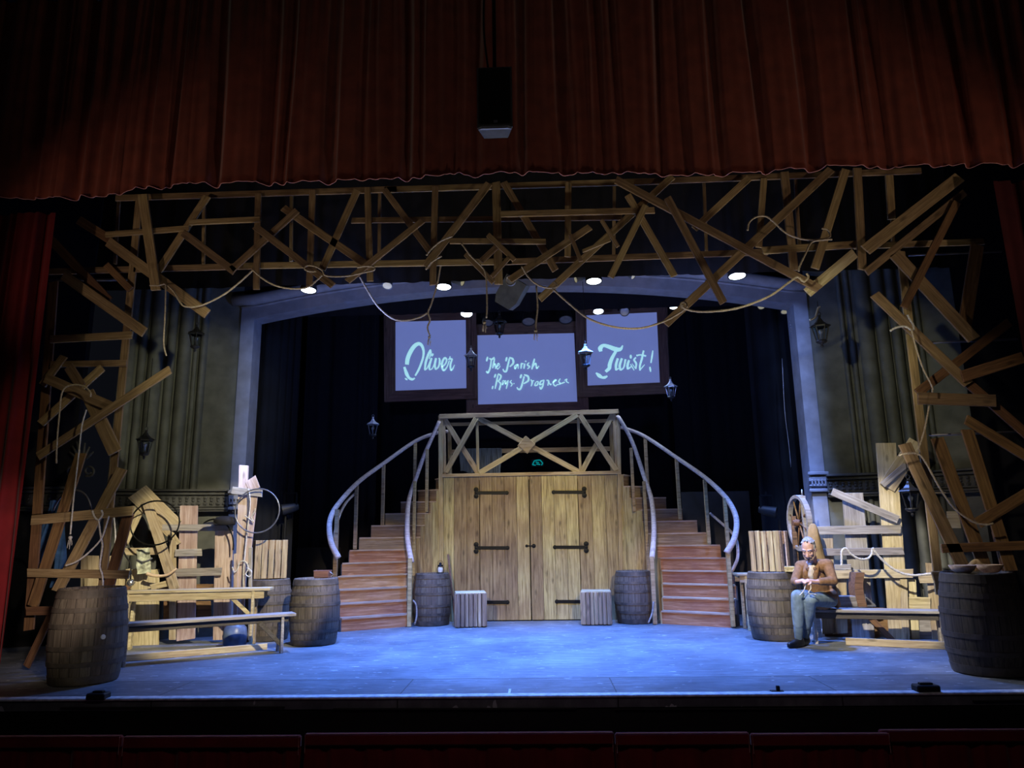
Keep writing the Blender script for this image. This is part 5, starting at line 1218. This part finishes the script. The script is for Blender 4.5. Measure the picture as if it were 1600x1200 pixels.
mb = MB(); mb.tube([(cx, SY+0.06, a.z), (cx, SY+0.06, 7.9)], 0.02, 8); mb.box((cx, SY+0.1, a.z+0.02), (0.2, 0.1, 0.03)); mb.build('suspension_rod', M_IRON, t)
mb = MB(); mb.tube(spline([Vector((cx-0.06, SY+0.16, a.z)), Vector((cx-0.09, SY+0.14, a.z+0.2)), Vector((cx-0.12, SY+0.08, a.z+0.6)), Vector((cx-0.1, SY+0.06, 7.8))], 6), 0.012, 6); mb.build('cable', M_BLACK, t, smooth=True)

# ================================================================== ROPES
RY = TY-0.22
def rp(label, pts, y=RY, r=0.011, mat=M_ROPE, fray=None):
    P = wp(pts, y); o = rope('hemp_rope', label, P, r, mat, 'ropes slung about the set')
    if fray:
        e = W(*fray, y); mb = MB()
        for k in range(6): a = k*1.05; mb.tube([e, e+Vector((0.018*math.cos(a), 0.012*math.sin(a), -0.035)), e+Vector((0.026*math.cos(a), 0.02*math.sin(a), -0.075-0.01*k))], 0.004, 5)
        mb.lathe([(0, 0.022), (0.018, 0.012), (0.021, 0), (0.016, -0.014), (0, -0.02)], 10, Matrix.Translation(e))
        mb.build('frayed_end', mat, o, smooth=True)
    return o
rp('rope swag from a dangling board up to the truss above the corner of the arch', [(262, 446), (272, 456), (280, 470), (290, 479), (315, 477), (350, 460), (378, 438), (396, 421)])
rp('short rope swag running into the lit stage light nearest the corner of the arch', [(394, 421), (410, 435), (430, 446), (455, 451), (480, 449), (497, 436), (503, 430)])
rp('rope lashing crossed truss boards just above the first lit stage light', [(494, 424), (484, 424), (476, 420), (480, 415), (492, 416), (503, 422), (508, 430), (522, 432), (545, 431), (568, 426), (584, 422), (583, 417), (570, 416), (558, 418)], RY-0.03)
rp('deep rope swag hanging down over the corner of the swash O screen', [(562, 432), (572, 450), (590, 478), (612, 497), (632, 501), (655, 496), (668, 489)], 9.4, 0.014)
rp('rope dropping to a knotted frayed end in front of the swash O screen', [(689, 413), (683, 445), (674, 475), (669, 488), (672, 500), (668, 512), (672, 525)], 9.4, 0.012, M_ROPE, (671, 527))
rp('short rope loop over the diagonal board above the swash O screen, upper of two', [(666, 399), (675, 388), (690, 376), (707, 369)], RY-0.03)
rp('short rope loop over the diagonal board above the swash O screen, lower of two', [(665, 421), (675, 409), (690, 400)], RY-0.03)
rp('straight hanging rope end between the tilted speaker and the bright bluish light', [(720, 379), (735, 399), (752, 416), (758, 426), (760, 440), (761, 480), (760, 497)], RY-0.03, 0.010, M_ROPE, (757, 504))
rp('short rope curving under the boards beside the tilted speaker', [(815, 416), (825, 432), (840, 445), (858, 450), (871, 447), (866, 440)], RY-0.06)
rp('rope hanging straight down with a frayed end just past the tilted speaker', [(838, 447), (840, 480), (838, 500), (837, 515)], RY-0.06, 0.010, M_ROPE, (837, 517))
rp('long rope swag sagging across the exclamation-mark screen', [(863, 451), (890, 475), (920, 498), (960, 511), (1000, 513), (1035, 503), (1060, 490), (1073, 480), (1070, 472), (1064, 474), (1066, 482)], RY-0.1, 0.012)
rp('long rope swag rising from the exclamation-mark screen to the corner of the arch', [(1066, 476), (1072, 483), (1100, 487), (1150, 482), (1200, 464), (1232, 442), (1246, 433), (1256, 440), (1263, 433), (1260, 427)], RY-0.14, 0.013)
rp('rope swag between two uprights high on the truss near the pale board', [(1168, 360), (1171, 347), (1182, 339), (1196, 338), (1208, 346), (1228, 364), (1255, 374), (1285, 374), (1297, 369), (1293, 359), (1284, 357)], RY-0.08)
rp('short rope dropping from the high swag to the end of the longest diagonal board', [(1300, 374), (1285, 375), (1268, 379), (1258, 398), (1250, 415), (1248, 424)], RY-0.1)
rp('rope with a short cross tie hanging in front of the fluted wall', [(234, 446), (248, 446), (258, 444), (259, 455), (258, 490), (256, 530), (257, 545), (260, 556)], RY, 0.009)
rp('rope looped over the crossed boards of the tower by the crimson curtain', [(88, 724), (89, 690), (93, 645), (96, 617), (103, 605), (118, 601), (132, 604), (141, 613), (141, 620)], RY-0.06, 0.010)
rp('long cord with a tassel hanging down inside the tower by the crimson curtain', [(135, 640), (128, 665), (124, 700), (117, 760), (113, 800), (110, 835)], RY-0.1, 0.009, M_ROPED, (110, 840))
rp('hook-shaped cord loop on the tower rung above the barrel with the bung', [(144, 798), (148, 808), (154, 812), (160, 804), (158, 797)], RY-0.15, 0.011, M_ROPED)
rp('knotted twisted cord hanging below the hook-shaped end', [(154, 812), (157, 835), (160, 852), (158, 868), (156, 885), (160, 900), (161, 921)], RY-0.15, 0.010, M_ROPED)
rp('slack cord slanting across the tower just above the barrel with the bung', [(102, 884), (120, 877), (140, 862), (158, 842), (166, 820), (170, 806)], RY-0.16, 0.010, M_ROPED)
rp('short twisted cord hanging behind the leaning tower board next to the slanted fence board', [(178, 808), (180, 830), (180, 851)], 9.0, 0.010, M_ROPED)
rp('rope knotted round the long leaning plank of the tower behind the bowls', [(1391, 517), (1400, 512), (1414, 510), (1426, 516), (1427, 508), (1421, 498), (1418, 492)], RY-0.03, 0.012, M_ROPED)
rp('rope hanging from the knot to the thick horizontal plank of the tower behind the bowls', [(1424, 514), (1432, 545), (1442, 575), (1456, 603), (1457, 613)], RY-0.06, 0.010)
rp('short rope running from the thick horizontal plank down to the leaning plank top', [(1452, 634), (1445, 670), (1435, 703)], RY-0.06, 0.010)
rp('rope tied round a leaning plank top, sagging to the tower behind the bowls', [(1405, 712), (1416, 709), (1434, 709), (1446, 722), (1470, 765), (1492, 795), (1520, 815), (1540, 820), (1552, 818)], RY-0.08, 0.011)
GY = 9.78
rp('pale rope swag draped on the fence rail just beside the man\'s shoulder', [(1315, 885), (1315, 870), (1316, 860), (1322, 857), (1330, 866), (1342, 873), (1355, 873), (1362, 866), (1363, 858)], GY, 0.014, M_ROPED)
rp('pale rope swag sagging along the fence to the barrel with two bowls', [(1363, 856), (1372, 868), (1390, 885), (1410, 896), (1430, 899), (1458, 896)], GY-0.1, 0.015, M_ROPED)
rp('pale cord running down the length of the pinkish post', [(388, 764), (391, 785), (388, 815), (384, 850), (381, 885), (380, 916)], 10.18, 0.009, M_ROPED)
rp('pale cord loop low on the pinkish post', [(363, 886), (366, 894), (371, 889), (375, 878), (384, 878), (388, 888), (384, 897), (390, 901), (393, 893), (386, 887)], 10.16, 0.009, M_ROPED)
rp('short knotted cord tuft halfway up the pinkish post', [(383, 806), (390, 811), (396, 815), (393, 808), (398, 799), (399, 794)], 10.16, 0.009, M_ROPED)

# ================================================================== THE SEATED MAN
def ell(mb, c, r, R=None, seg=16, rings=10):
    R = R or Matrix.Identity(3); vs = []; fs = []
    vs.append(Vector(c)+R @ Vector((0, 0, r[2])))
    for i in range(1, rings):
        a = math.pi*i/rings
        for j in range(seg):
            b = 2*math.pi*j/seg; vs.append(Vector(c)+R @ Vector((r[0]*math.sin(a)*math.cos(b), r[1]*math.sin(a)*math.sin(b), r[2]*math.cos(a))))
    vs.append(Vector(c)+R @ Vector((0, 0, -r[2])))
    for j in range(seg): fs.append([0, 1+j, 1+(j+1) % seg])
    for i in range(rings-2):
        for j in range(seg): a = 1+i*seg; fs.append([a+j, a+seg+j, a+seg+(j+1) % seg, a+(j+1) % seg])
    a = 1+(rings-2)*seg; z = len(vs)-1
    for j in range(seg): fs.append([a+j, z, a+(j+1) % seg])
    mb.add(vs, fs)
def cap(mb, p, q, r1, r2, seg=14):
    p = Vector(p); q = Vector(q); d = (q-p)
    ell(mb, p, (r1, r1, r1), None, seg, 8); ell(mb, q, (r2, r2, r2), None, seg, 8)
    mb.tube([p, q], [r1, r2], seg)
def chain(mb, pts, rs):
    for (a, ra), (b, rb) in zip(zip(pts, rs), zip(pts[1:], rs[1:])): cap(mb, a, b, ra, rb)
def blob(name, mb, mat, parent, vox, it=4, label=None):
    o = mb.build(name, mat, parent, Matrix.Translation(WM[parent.name].translation), smooth=True, label=label)
    m = o.modifiers.new('remesh', 'REMESH'); m.mode = 'VOXEL'; m.voxel_size = vox; m.use_smooth_shade = True
    s = o.modifiers.new('smooth', 'SMOOTH'); s.factor = 0.5; s.iterations = it
    return o
DY = 0.33
seat = Vector((W(1286, 945, 9.67).x, 9.67, 0.42))
man = thing('person', 'grey-haired bearded man in brown jacket and blue-grey trousers seated on the bench', 'person', (seat.x, seat.y, 0))
J = lambda px, py, y: W(px, py, y+DY)
head = J(1263.5, 858, 9.06); neck = J(1271, 881, 9.20); chest = J(1272, 902, 9.24); waist = J(1279, 927, 9.32)
pel = Vector((seat.x, seat.y, 0.54))
shR = J(1251, 885, 9.30); shL = J(1293, 882.5, 9.10); elR = J(1242, 909, 9.22); elL = J(1302, 908, 8.98)
wrR = J(1246, 909.5, 9.0); wrL = J(1273, 909, 8.90); haR = J(1254, 907.5, 8.94); haL = J(1263, 908, 8.87)
hipR = pel+Vector((-0.09, 0.03, 0)); hipL = pel+Vector((0.07, -0.04, 0))
knR = J(1246, 932, 8.98); anR = J(1248, 998, 9.14); anR.z = 0.10
knL = J(1266, 938, 8.95); anL = Vector((anR.x+0.13, anR.y+0.16, 0.09))
hf = Vector((-0.50, -0.72, -0.48)).normalized()                  # where the face looks
hr = Vector((0, 0, 1)).cross(hf).normalized()                    # across the face, towards his left... side
hu = hf.cross(hr).normalized()
RH = Matrix((hr, hf, hu)).transposed()                           # local x across, y forward, z up
def hp_(x, y, z): return head+hr*x+hf*y+hu*z
mb = MB()
# head
ell(mb, hp_(0, -0.015, 0.025), (0.078, 0.098, 0.105), RH); ell(mb, hp_(0, 0.03, -0.035), (0.062, 0.068, 0.085), RH)
ell(mb, hp_(0, 0.05, -0.09), (0.042, 0.04, 0.035), RH)
cap(mb, hp_(0, 0.085, 0.012), hp_(0, 0.118, -0.035), 0.011, 0.017)                     # nose
for s_ in (-1, 1):
    cap(mb, hp_(s_*0.015, 0.083, 0.03), hp_(s_*0.05, 0.066, 0.03), 0.012, 0.011)        # brow
    ell(mb, hp_(s_*0.04, 0.07, -0.025), (0.022, 0.02, 0.02), RH)                        # cheek
    ell(mb, hp_(s_*0.081, -0.005, -0.01), (0.010, 0.02, 0.033), RH)                     # ear
    ell(mb, hp_(s_*0.031, 0.076, 0.008), (0.014, 0.012, 0.009), RH)                     # lowered eyelid
cap(mb, hp_(-0.018, 0.095, -0.063), hp_(0.018, 0.095, -0.063), 0.008, 0.008)            # lips
chain(mb, [hp_(0, -0.03, -0.06), neck], [0.056, 0.062])
# trunk
chain(mb, [neck+Vector((0, 0, -0.03)), chest, waist, pel+Vector((0, 0, 0.03))], [0.085, 0.130, 0.12, 0.10])
chain(mb, [shR, (shR+shL)/2, shL], [0.062, 0.08, 0.062])
for a, b, c, h_ in ((shR, elR, wrR, haR), (shL, elL, wrL, haL)):
    chain(mb, [a, b, c, h_], [0.052, 0.038, 0.026, 0.027])
for a, b, c in ((hipR, knR, anR), (hipL, knL, anL)):
    chain(mb, [a, b, (b*0.6+c*0.4), c], [0.085, 0.056, 0.055, 0.036])
# hands: palm, five fingers each, closed round a length of cord
def hand(mb, wr, pl, tow, up):
    tow = tow.normalized(); up = (up-tow*up.dot(tow)).normalized(); sd = tow.cross(up)
    ell(mb, pl, (0.042, 0.034, 0.020), Matrix((tow, sd, up)).transposed())
    for i, L in enumerate((0.058, 0.066, 0.062, 0.048)):
        b = pl+tow*0.034+sd*(-0.03+0.02*i)
        k1 = b+tow*(L*0.45)+up*0.006; k2 = k1+tow*(L*0.25)-up*(L*0.32); k3 = k2-tow*(L*0.18)-up*(L*0.2)
        chain(mb, [b, k1, k2, k3], [0.0095, 0.0085, 0.008, 0.0065])
    b = pl-tow*0.012+sd*(-0.035); k1 = b+tow*0.024-sd*0.014-up*0.014; k2 = k1+tow*0.026-up*0.010+sd*0.008
    chain(mb, [b, k1, k2], [0.0115, 0.0095, 0.0075])
hand(mb, wrR, haR, (haR-wrR)+Vector((0.02, -0.05, 0)), Vector((0, -0.4, 1)))
hand(mb, wrL, haL, (haL-wrL)+Vector((-0.02, -0.02, -0.01)), Vector((0, -0.5, 1)))
blob('body', mb, M_SKIN, man, 0.0055, 3)
# hair: cap over crown, back and sides with a receding front
mb = MB()
ell(mb, hp_(0, -0.036, 0.046), (0.081, 0.090, 0.098), RH); ell(mb, hp_(0, -0.07, 0.0), (0.072, 0.05, 0.08), RH)
for s_ in (-1, 1): ell(mb, hp_(s_*0.070, -0.02, 0.015), (0.017, 0.045, 0.05), RH)
rnd = random.Random(5)
for i in range(18):
    a = rnd.uniform(-1.1, 1.1); b = rnd.uniform(0.0, 1.5)
    p = hp_(0.08*math.sin(a), 0.05-0.10*b*0.7, 0.046+0.088*math.cos(a)*math.cos(b*.6))
    cap(mb, p, p+hr*rnd.uniform(-.02, .02)-hf*0.03+hu*0.003, 0.009, 0.005, 8)
blob('hair', mb, M_HAIR, man, 0.006, 2)
mb = MB()
ell(mb, hp_(0, 0.052, -0.098), (0.046, 0.045, 0.038), RH)
for s_ in (-1, 1):
    chain(mb, [hp_(s_*0.068, 0.01, -0.03), hp_(s_*0.062, 0.03, -0.07), hp_(s_*0.035, 0.07, -0.098)], [0.012, 0.017, 0.02])
    cap(mb, hp_(s_*0.004, 0.103, -0.05), hp_(s_*0.034, 0.088, -0.066), 0.009, 0.007)
blob('beard', mb, M_BEARD, man, 0.005, 2)
mb = MB()
for s_ in (-1, 1):
    cap(mb, hp_(s_*0.016, 0.094, 0.033), hp_(s_*0.05, 0.077, 0.032), 0.006, 0.005, 8)
mb.build('eyebrows', M_HAIR, man, None, True)
for s_ in (-1, 1):
    mb = MB(); ell(mb, hp_(s_*0.031, 0.0855, -0.0005), (0.013, 0.006, 0.0035), RH, 10, 6); mb.build('eye', M_FELT, man, None, True)
# jacket
fwd = (hf*Vector((1, 1, 0))).normalized()
fwd = Vector((hf.x, hf.y, 0)).normalized(); side = (shL-shR).normalized()
mb = MB()
chain(mb, [neck+Vector((0, 0.03, -0.035)), chest+Vector((0, 0.02, 0)), waist+Vector((0.005, 0.02, 0)), pel+Vector((0, 0.03, 0.02))], [0.085, 0.150, 0.150, 0.155])
chain(mb, [shR, (shR+shL)/2+Vector((0, 0.02, -0.01)), shL], [0.075, 0.09, 0.075])
for a, b, c in ((shR, elR, wrR), (shL, elL, wrL)):
    chain(mb, [a, b, b*0.3+c*0.7], [0.068, 0.056, 0.044])
# tails hanging over the bench at his side
for (dx, dy, z0, z1, r) in ((0.13, -0.02, 0.62, 0.53, 0.075), (0.19, 0.04, 0.55, 0.47, 0.06), (0.10, 0.10, 0.57, 0.48, 0.08), (-0.02, 0.12, 0.57, 0.49, 0.075)):
    cap(mb, pel+Vector((dx*0.8, dy, z0-0.45-.02)), Vector((pel.x+dx, pel.y+dy, z1)), r, r*0.75)
cap(mb, hipL+Vector((0.02, -0.05, 0.06)), (hipL*0.55+knL*0.45)+Vector((0.045, 0.0, 0.045)), 0.07, 0.035)   # skirt over the thigh
jk = blob('jacket', mb, M_JACKET, man, 0.008, 4)
# shirt front, lapels, neckerchief
cf = chest+fwd*0.135
sd = Vector((0, 0, 1)).cross(fwd).normalized()
mb = MB()
chain(mb, [neck+fwd*0.055+Vector((0, 0, -0.02)), neck+fwd*0.085+Vector((0, 0, -0.07)), cf+Vector((0, 0, 0.03)), waist+fwd*0.135+Vector((0, 0, 0.06))], [0.05, 0.05, 0.036, 0.018])
blob('shirt_front', mb, M_SHIRT, man, 0.007, 3)
mb = MB()
for s_ in (-1, 1):
    a = neck+sd*(s_*0.075)+Vector((0, 0.02, 0.005)); a1 = neck+fwd*0.06+sd*(s_*0.07)+Vector((0, 0, -0.02)); b = chest+fwd*0.135+sd*(s_*0.06)+Vector((0, 0, 0.04)); c_ = waist+fwd*0.142+sd*(s_*0.014)+Vector((0, 0, 0.06))
    chain(mb, spline([a, a1, b, c_], 4), [0.024, 0.024, 0.025, 0.026, 0.026, 0.027, 0.029, 0.031, 0.031, 0.028, 0.024, 0.02, 0.016])
chain(mb, [neck+sd*0.075+Vector((0, 0.02, 0.005)), neck-fwd*0.075+Vector((0, 0, 0.015)), neck-sd*0.075+Vector((0, 0.02, 0.005))], [0.024, 0.026, 0.024])
blob('lapels', mb, M_JACKET, man, 0.006, 2)

mb = MB(); kn = neck+fwd*0.105+Vector((0, 0, -0.052))
ell(mb, kn, (0.024, 0.02, 0.02)); 
for s_ in (-1, 1): chain(mb, [kn, kn+sd*(s_*0.045)+Vector((0, 0, -0.006))], [0.013, 0.026]); chain(mb, [kn, kn+sd*(s_*0.02)+Vector((0, 0, -0.07))], [0.012, 0.018])
chain(mb, [kn+Vector((0, 0, 0.01)), neck+sd*0.06+Vector((0, 0, -0.01)), neck-fwd*0.06+Vector((0, 0, -0.0))], [0.018, 0.016, 0.016]); chain(mb, [kn+Vector((0, 0, 0.01)), neck-sd*0.06+Vector((0, 0, -0.01)), neck-fwd*0.06], [0.018, 0.016, 0.016])
blob('neckerchief', mb, M_NECK, man, 0.006, 2)
# trousers
mb = MB()
chain(mb, [pel+Vector((0, 0, 0.03)), pel+Vector((0, 0.01, -0.0))], [0.128, 0.125])
for a, b, c in ((hipR, knR, anR), (hipL, knL, anL)):
    k = b+(c-b)*0.30; m_ = b+(c-b)*0.66
    chain(mb, [a, (a+b)/2+Vector((0, 0, 0.008)), b+Vector((0, 0, 0.004)), k, m_], [0.100, 0.092, 0.076, 0.078, 0.062])
blob('trousers', mb, M_TROU, man, 0.008, 3)
mb = MB()
for b, c in ((knR, anR), (knL, anL)):
    chain(mb, [b+(c-b)*0.66, b+(c-b)*0.8, c+Vector((0, 0, 0.0))], [0.055, 0.058, 0.047])
blob('gaiters', mb, M_GAITER, man, 0.007, 2)
for an, dr in ((anR, Vector((-0.86, -0.5, 0))), (anL, Vector((-0.75, -0.66, 0)))):
    dr = dr.normalized(); mb = MB(); sdv = Vector((0, 0, 1)).cross(dr)
    chain(mb, [an+Vector((0, 0, 0.03)), Vector((an.x, an.y, 0.055))-dr*0.025], [0.050, 0.05])
    chain(mb, [Vector((an.x, an.y, 0.058)), Vector((an.x, an.y, 0.048))+dr*0.08, Vector((an.x, an.y, 0.037))+dr*0.165], [0.052, 0.046, 0.034])
    R = Matrix((dr, sdv, Vector((0, 0, 1)))).transposed()
    ell(mb, Vector((an.x, an.y, 0.016))+dr*0.07, (0.135, 0.048, 0.016), R)
    blob('boot', mb, M_BOOT, man, 0.006, 2)
# cord in his fingers
mid_ = (haR+haL)/2+Vector((0, -0.05, -0.035))
rope('pale_cord', 'pale cord the seated man is working between his fingers', [mid_+Vector((-0.10, 0.0, -0.13)), mid_+Vector((-0.05, -0.01, -0.07)), mid_+Vector((-0.012, 0, 0.0)), mid_+Vector((0.03, -0.01, 0.01)), mid_+Vector((0.03, -0.02, -0.05)), mid_+Vector((0.0, -0.02, -0.10)), mid_+Vector((0.09, -0.02, -0.12))], 0.006, M_ROPED)

# ================================================================== LIGHT
world = bpy.data.worlds.new('dark_house'); SC.world = world; world.use_nodes = True
bg = world.node_tree.nodes['Background']; bg.inputs[0].default_value = (0.35, 0.4, 0.6, 1); bg.inputs[1].default_value = 0.008
def spot(name, loc, at, power, col, size, blend=0.4, rad_=0.08):
    l = bpy.data.lights.new(name, 'SPOT'); l.energy = power; l.color = col; l.spot_size = rad(size); l.spot_blend = blend; l.shadow_soft_size = rad_
    o = bpy.data.objects.new(name, l); COL.objects.link(o); o.location = loc
    o.rotation_euler = (Vector(at)-Vector(loc)).to_track_quat('-Z', 'Y').to_euler(); return o
BLUE = (0.075, 0.24, 1.0); ICE = (0.50, 0.64, 1.0); AMB = (1.0, 0.88, 0.66)
# overhead washes on the playing area
for x, tx, e in ((-2.6, -2.2, 1900), (-0.7, -0.6, 3000), (1.1, 1.0, 2700), (3.2, 2.7, 1900)):
    spot('blue_wash', (x, 9.78, 4.95), (tx, 9.75, 0), e, BLUE, 84, 0.95)
spot('ice_down', (-0.7, 12.2, 4.9), (-0.8, 11.2, 0.3), 260, ICE, 110, 0.8)
spot('ice_down', (1.2, 12.2, 4.9), (1.0, 11.2, 0.3), 260, ICE, 110, 0.8)
spot('ice_down', (-2.6, 9.9, 4.9), (-2.9, 10.2, 0.3), 150, (0.75, 0.8, 1.0), 70, 0.8)
spot('ice_down', (3.2, 9.9, 4.9), (3.4, 10.0, 0.3), 190, (0.8, 0.82, 1.0), 70, 0.8)
# warm light from the house on the gatehouse and the stairs
spot('front_warm', (-2.6, -1.0, 5.2), (-0.3, 12.6, 1.15), 2800, (1.0, 0.85, 0.47), 16.5, 0.6)
spot('front_warm', (2.6, -1.0, 5.2), (0.3, 12.6, 1.15), 2700, (1.0, 0.85, 0.47), 16.5, 0.6)
spot('stair_warm', (0.6, 1.0, 2.6), (-2.5, 12.0, 0.6), 1600, (1.0, 0.80, 0.55), 12, 0.6)
spot('stair_warm', (-0.4, 1.0, 2.6), (2.5, 12.0, 0.6), 1600, (1.0, 0.74, 0.62), 12, 0.6)
# side sets
spot('left_warm', (2.5, 1.0, 7.4), (-4.05, 9.9, 1.15), 8600, (1.0, 0.90, 0.66), 14.5, 0.3)
spot('right_key', (-2.0, 1.0, 7.4), (3.95, 9.8, 1.05), 9200, (1.0, 0.93, 0.80), 13, 0.3)
# fluted walls and the arch
spot('wall_warm', (0.5, 3.0, 3.6), (-5.1, 10.7, 3.4), 1250, (1.0, 0.96, 0.66), 20, 0.9)
spot('wall_warm', (-0.5, 3.0, 3.6), (5.1, 10.7, 3.4), 800, (1.0, 0.96, 0.66), 20, 0.9)
spot('arch_blue', (-2.2, 9.1, 3.9), (-2.6, 11.0, 4.9), 105, (0.22, 0.34, 1.0), 130, 0.8)
spot('arch_blue', (2.2, 9.1, 3.9), (2.6, 11.0, 4.9), 115, (0.22, 0.34, 1.0), 130, 0.8)
for sx, e, c in ((-1, 0.6, (0.34, 0.48, 1.0)), (1, 1.25, (0.27, 0.42, 1.0))):
    for z in (4.5, 4.0, 3.5, 3.0, 2.5, 2.0, 1.5, 1.0, 0.5):
        dd = math.sqrt(0.22+1.8**2+(4.8-z)**2)
        spot('jamb_blue', (sx*3.75-0.08, 9.2, 4.8), (sx*4.22-0.09, 11.0, z), 17*dd**3*e, c, 52/dd, 1.0, 0.04)
# added unseen fill lamps at the stage edge, aimed up into the truss
for x, e in ((-3.6, 80), (-1.9, 160), (0.2, 150), (2.3, 170), (3.4, 75)):
    spot('truss_fill', (x, 6.92, 0.12), (x*0.98, 8.3, 4.4), e, AMB, 72, 0.9, 0.1)
# added fill lamps: valance, side curtain, near barrels, towers, pit rail
spot('house_fill', (-8.5, 3.6, 2.2), (-4.5, 7.6, 4.8), 250, (1.0, 0.74, 0.54), 34, 1.0, 0.1)
spot('house_fill', (8.5, 3.6, 2.2), (4.3, 7.6, 5.0), 250, (1.0, 0.74, 0.54), 38, 1.0, 0.1)
spot('house_fill', (0.0, 0.0, 2.0), (0.0, 7.6, 5.2), 34, (1.0, 0.6, 0.45), 90, 1.0, 0.3)
spot('house_fill', (-1.0, 2.0, 3.0), (-4.56, 7.66, 0.4), 150, (1.0, 0.92, 0.60), 10, 0.6, 0.1)
spot('house_fill', (-3.2, 5.4, 1.4), (-5.75, 7.9, 0.9), 240, (1.0, 0.8, 0.7), 44, 0.9, 0.1)
spot('side_cool', (1.2, 9.0, 4.2), (4.3, 7.7, 0.7), 420, (0.85, 0.88, 1.0), 22, 0.6)
spot('tower_warm', (-1.5, 2.5, 5.5), (4.9, 8.3, 2.2), 700, (1.0, 0.84, 0.6), 19, 0.7)
spot('tower_warm', (1.5, 2.5, 5.5), (-4.9, 8.3, 2.6), 420, (1.0, 0.88, 0.6), 17, 0.7)
spot('pit_fill', (0.0, 1.0, 4.5), (0.0, 6.0, -0.6), 70, (1.0, 0.8, 0.8), 110, 1.0, 0.3)
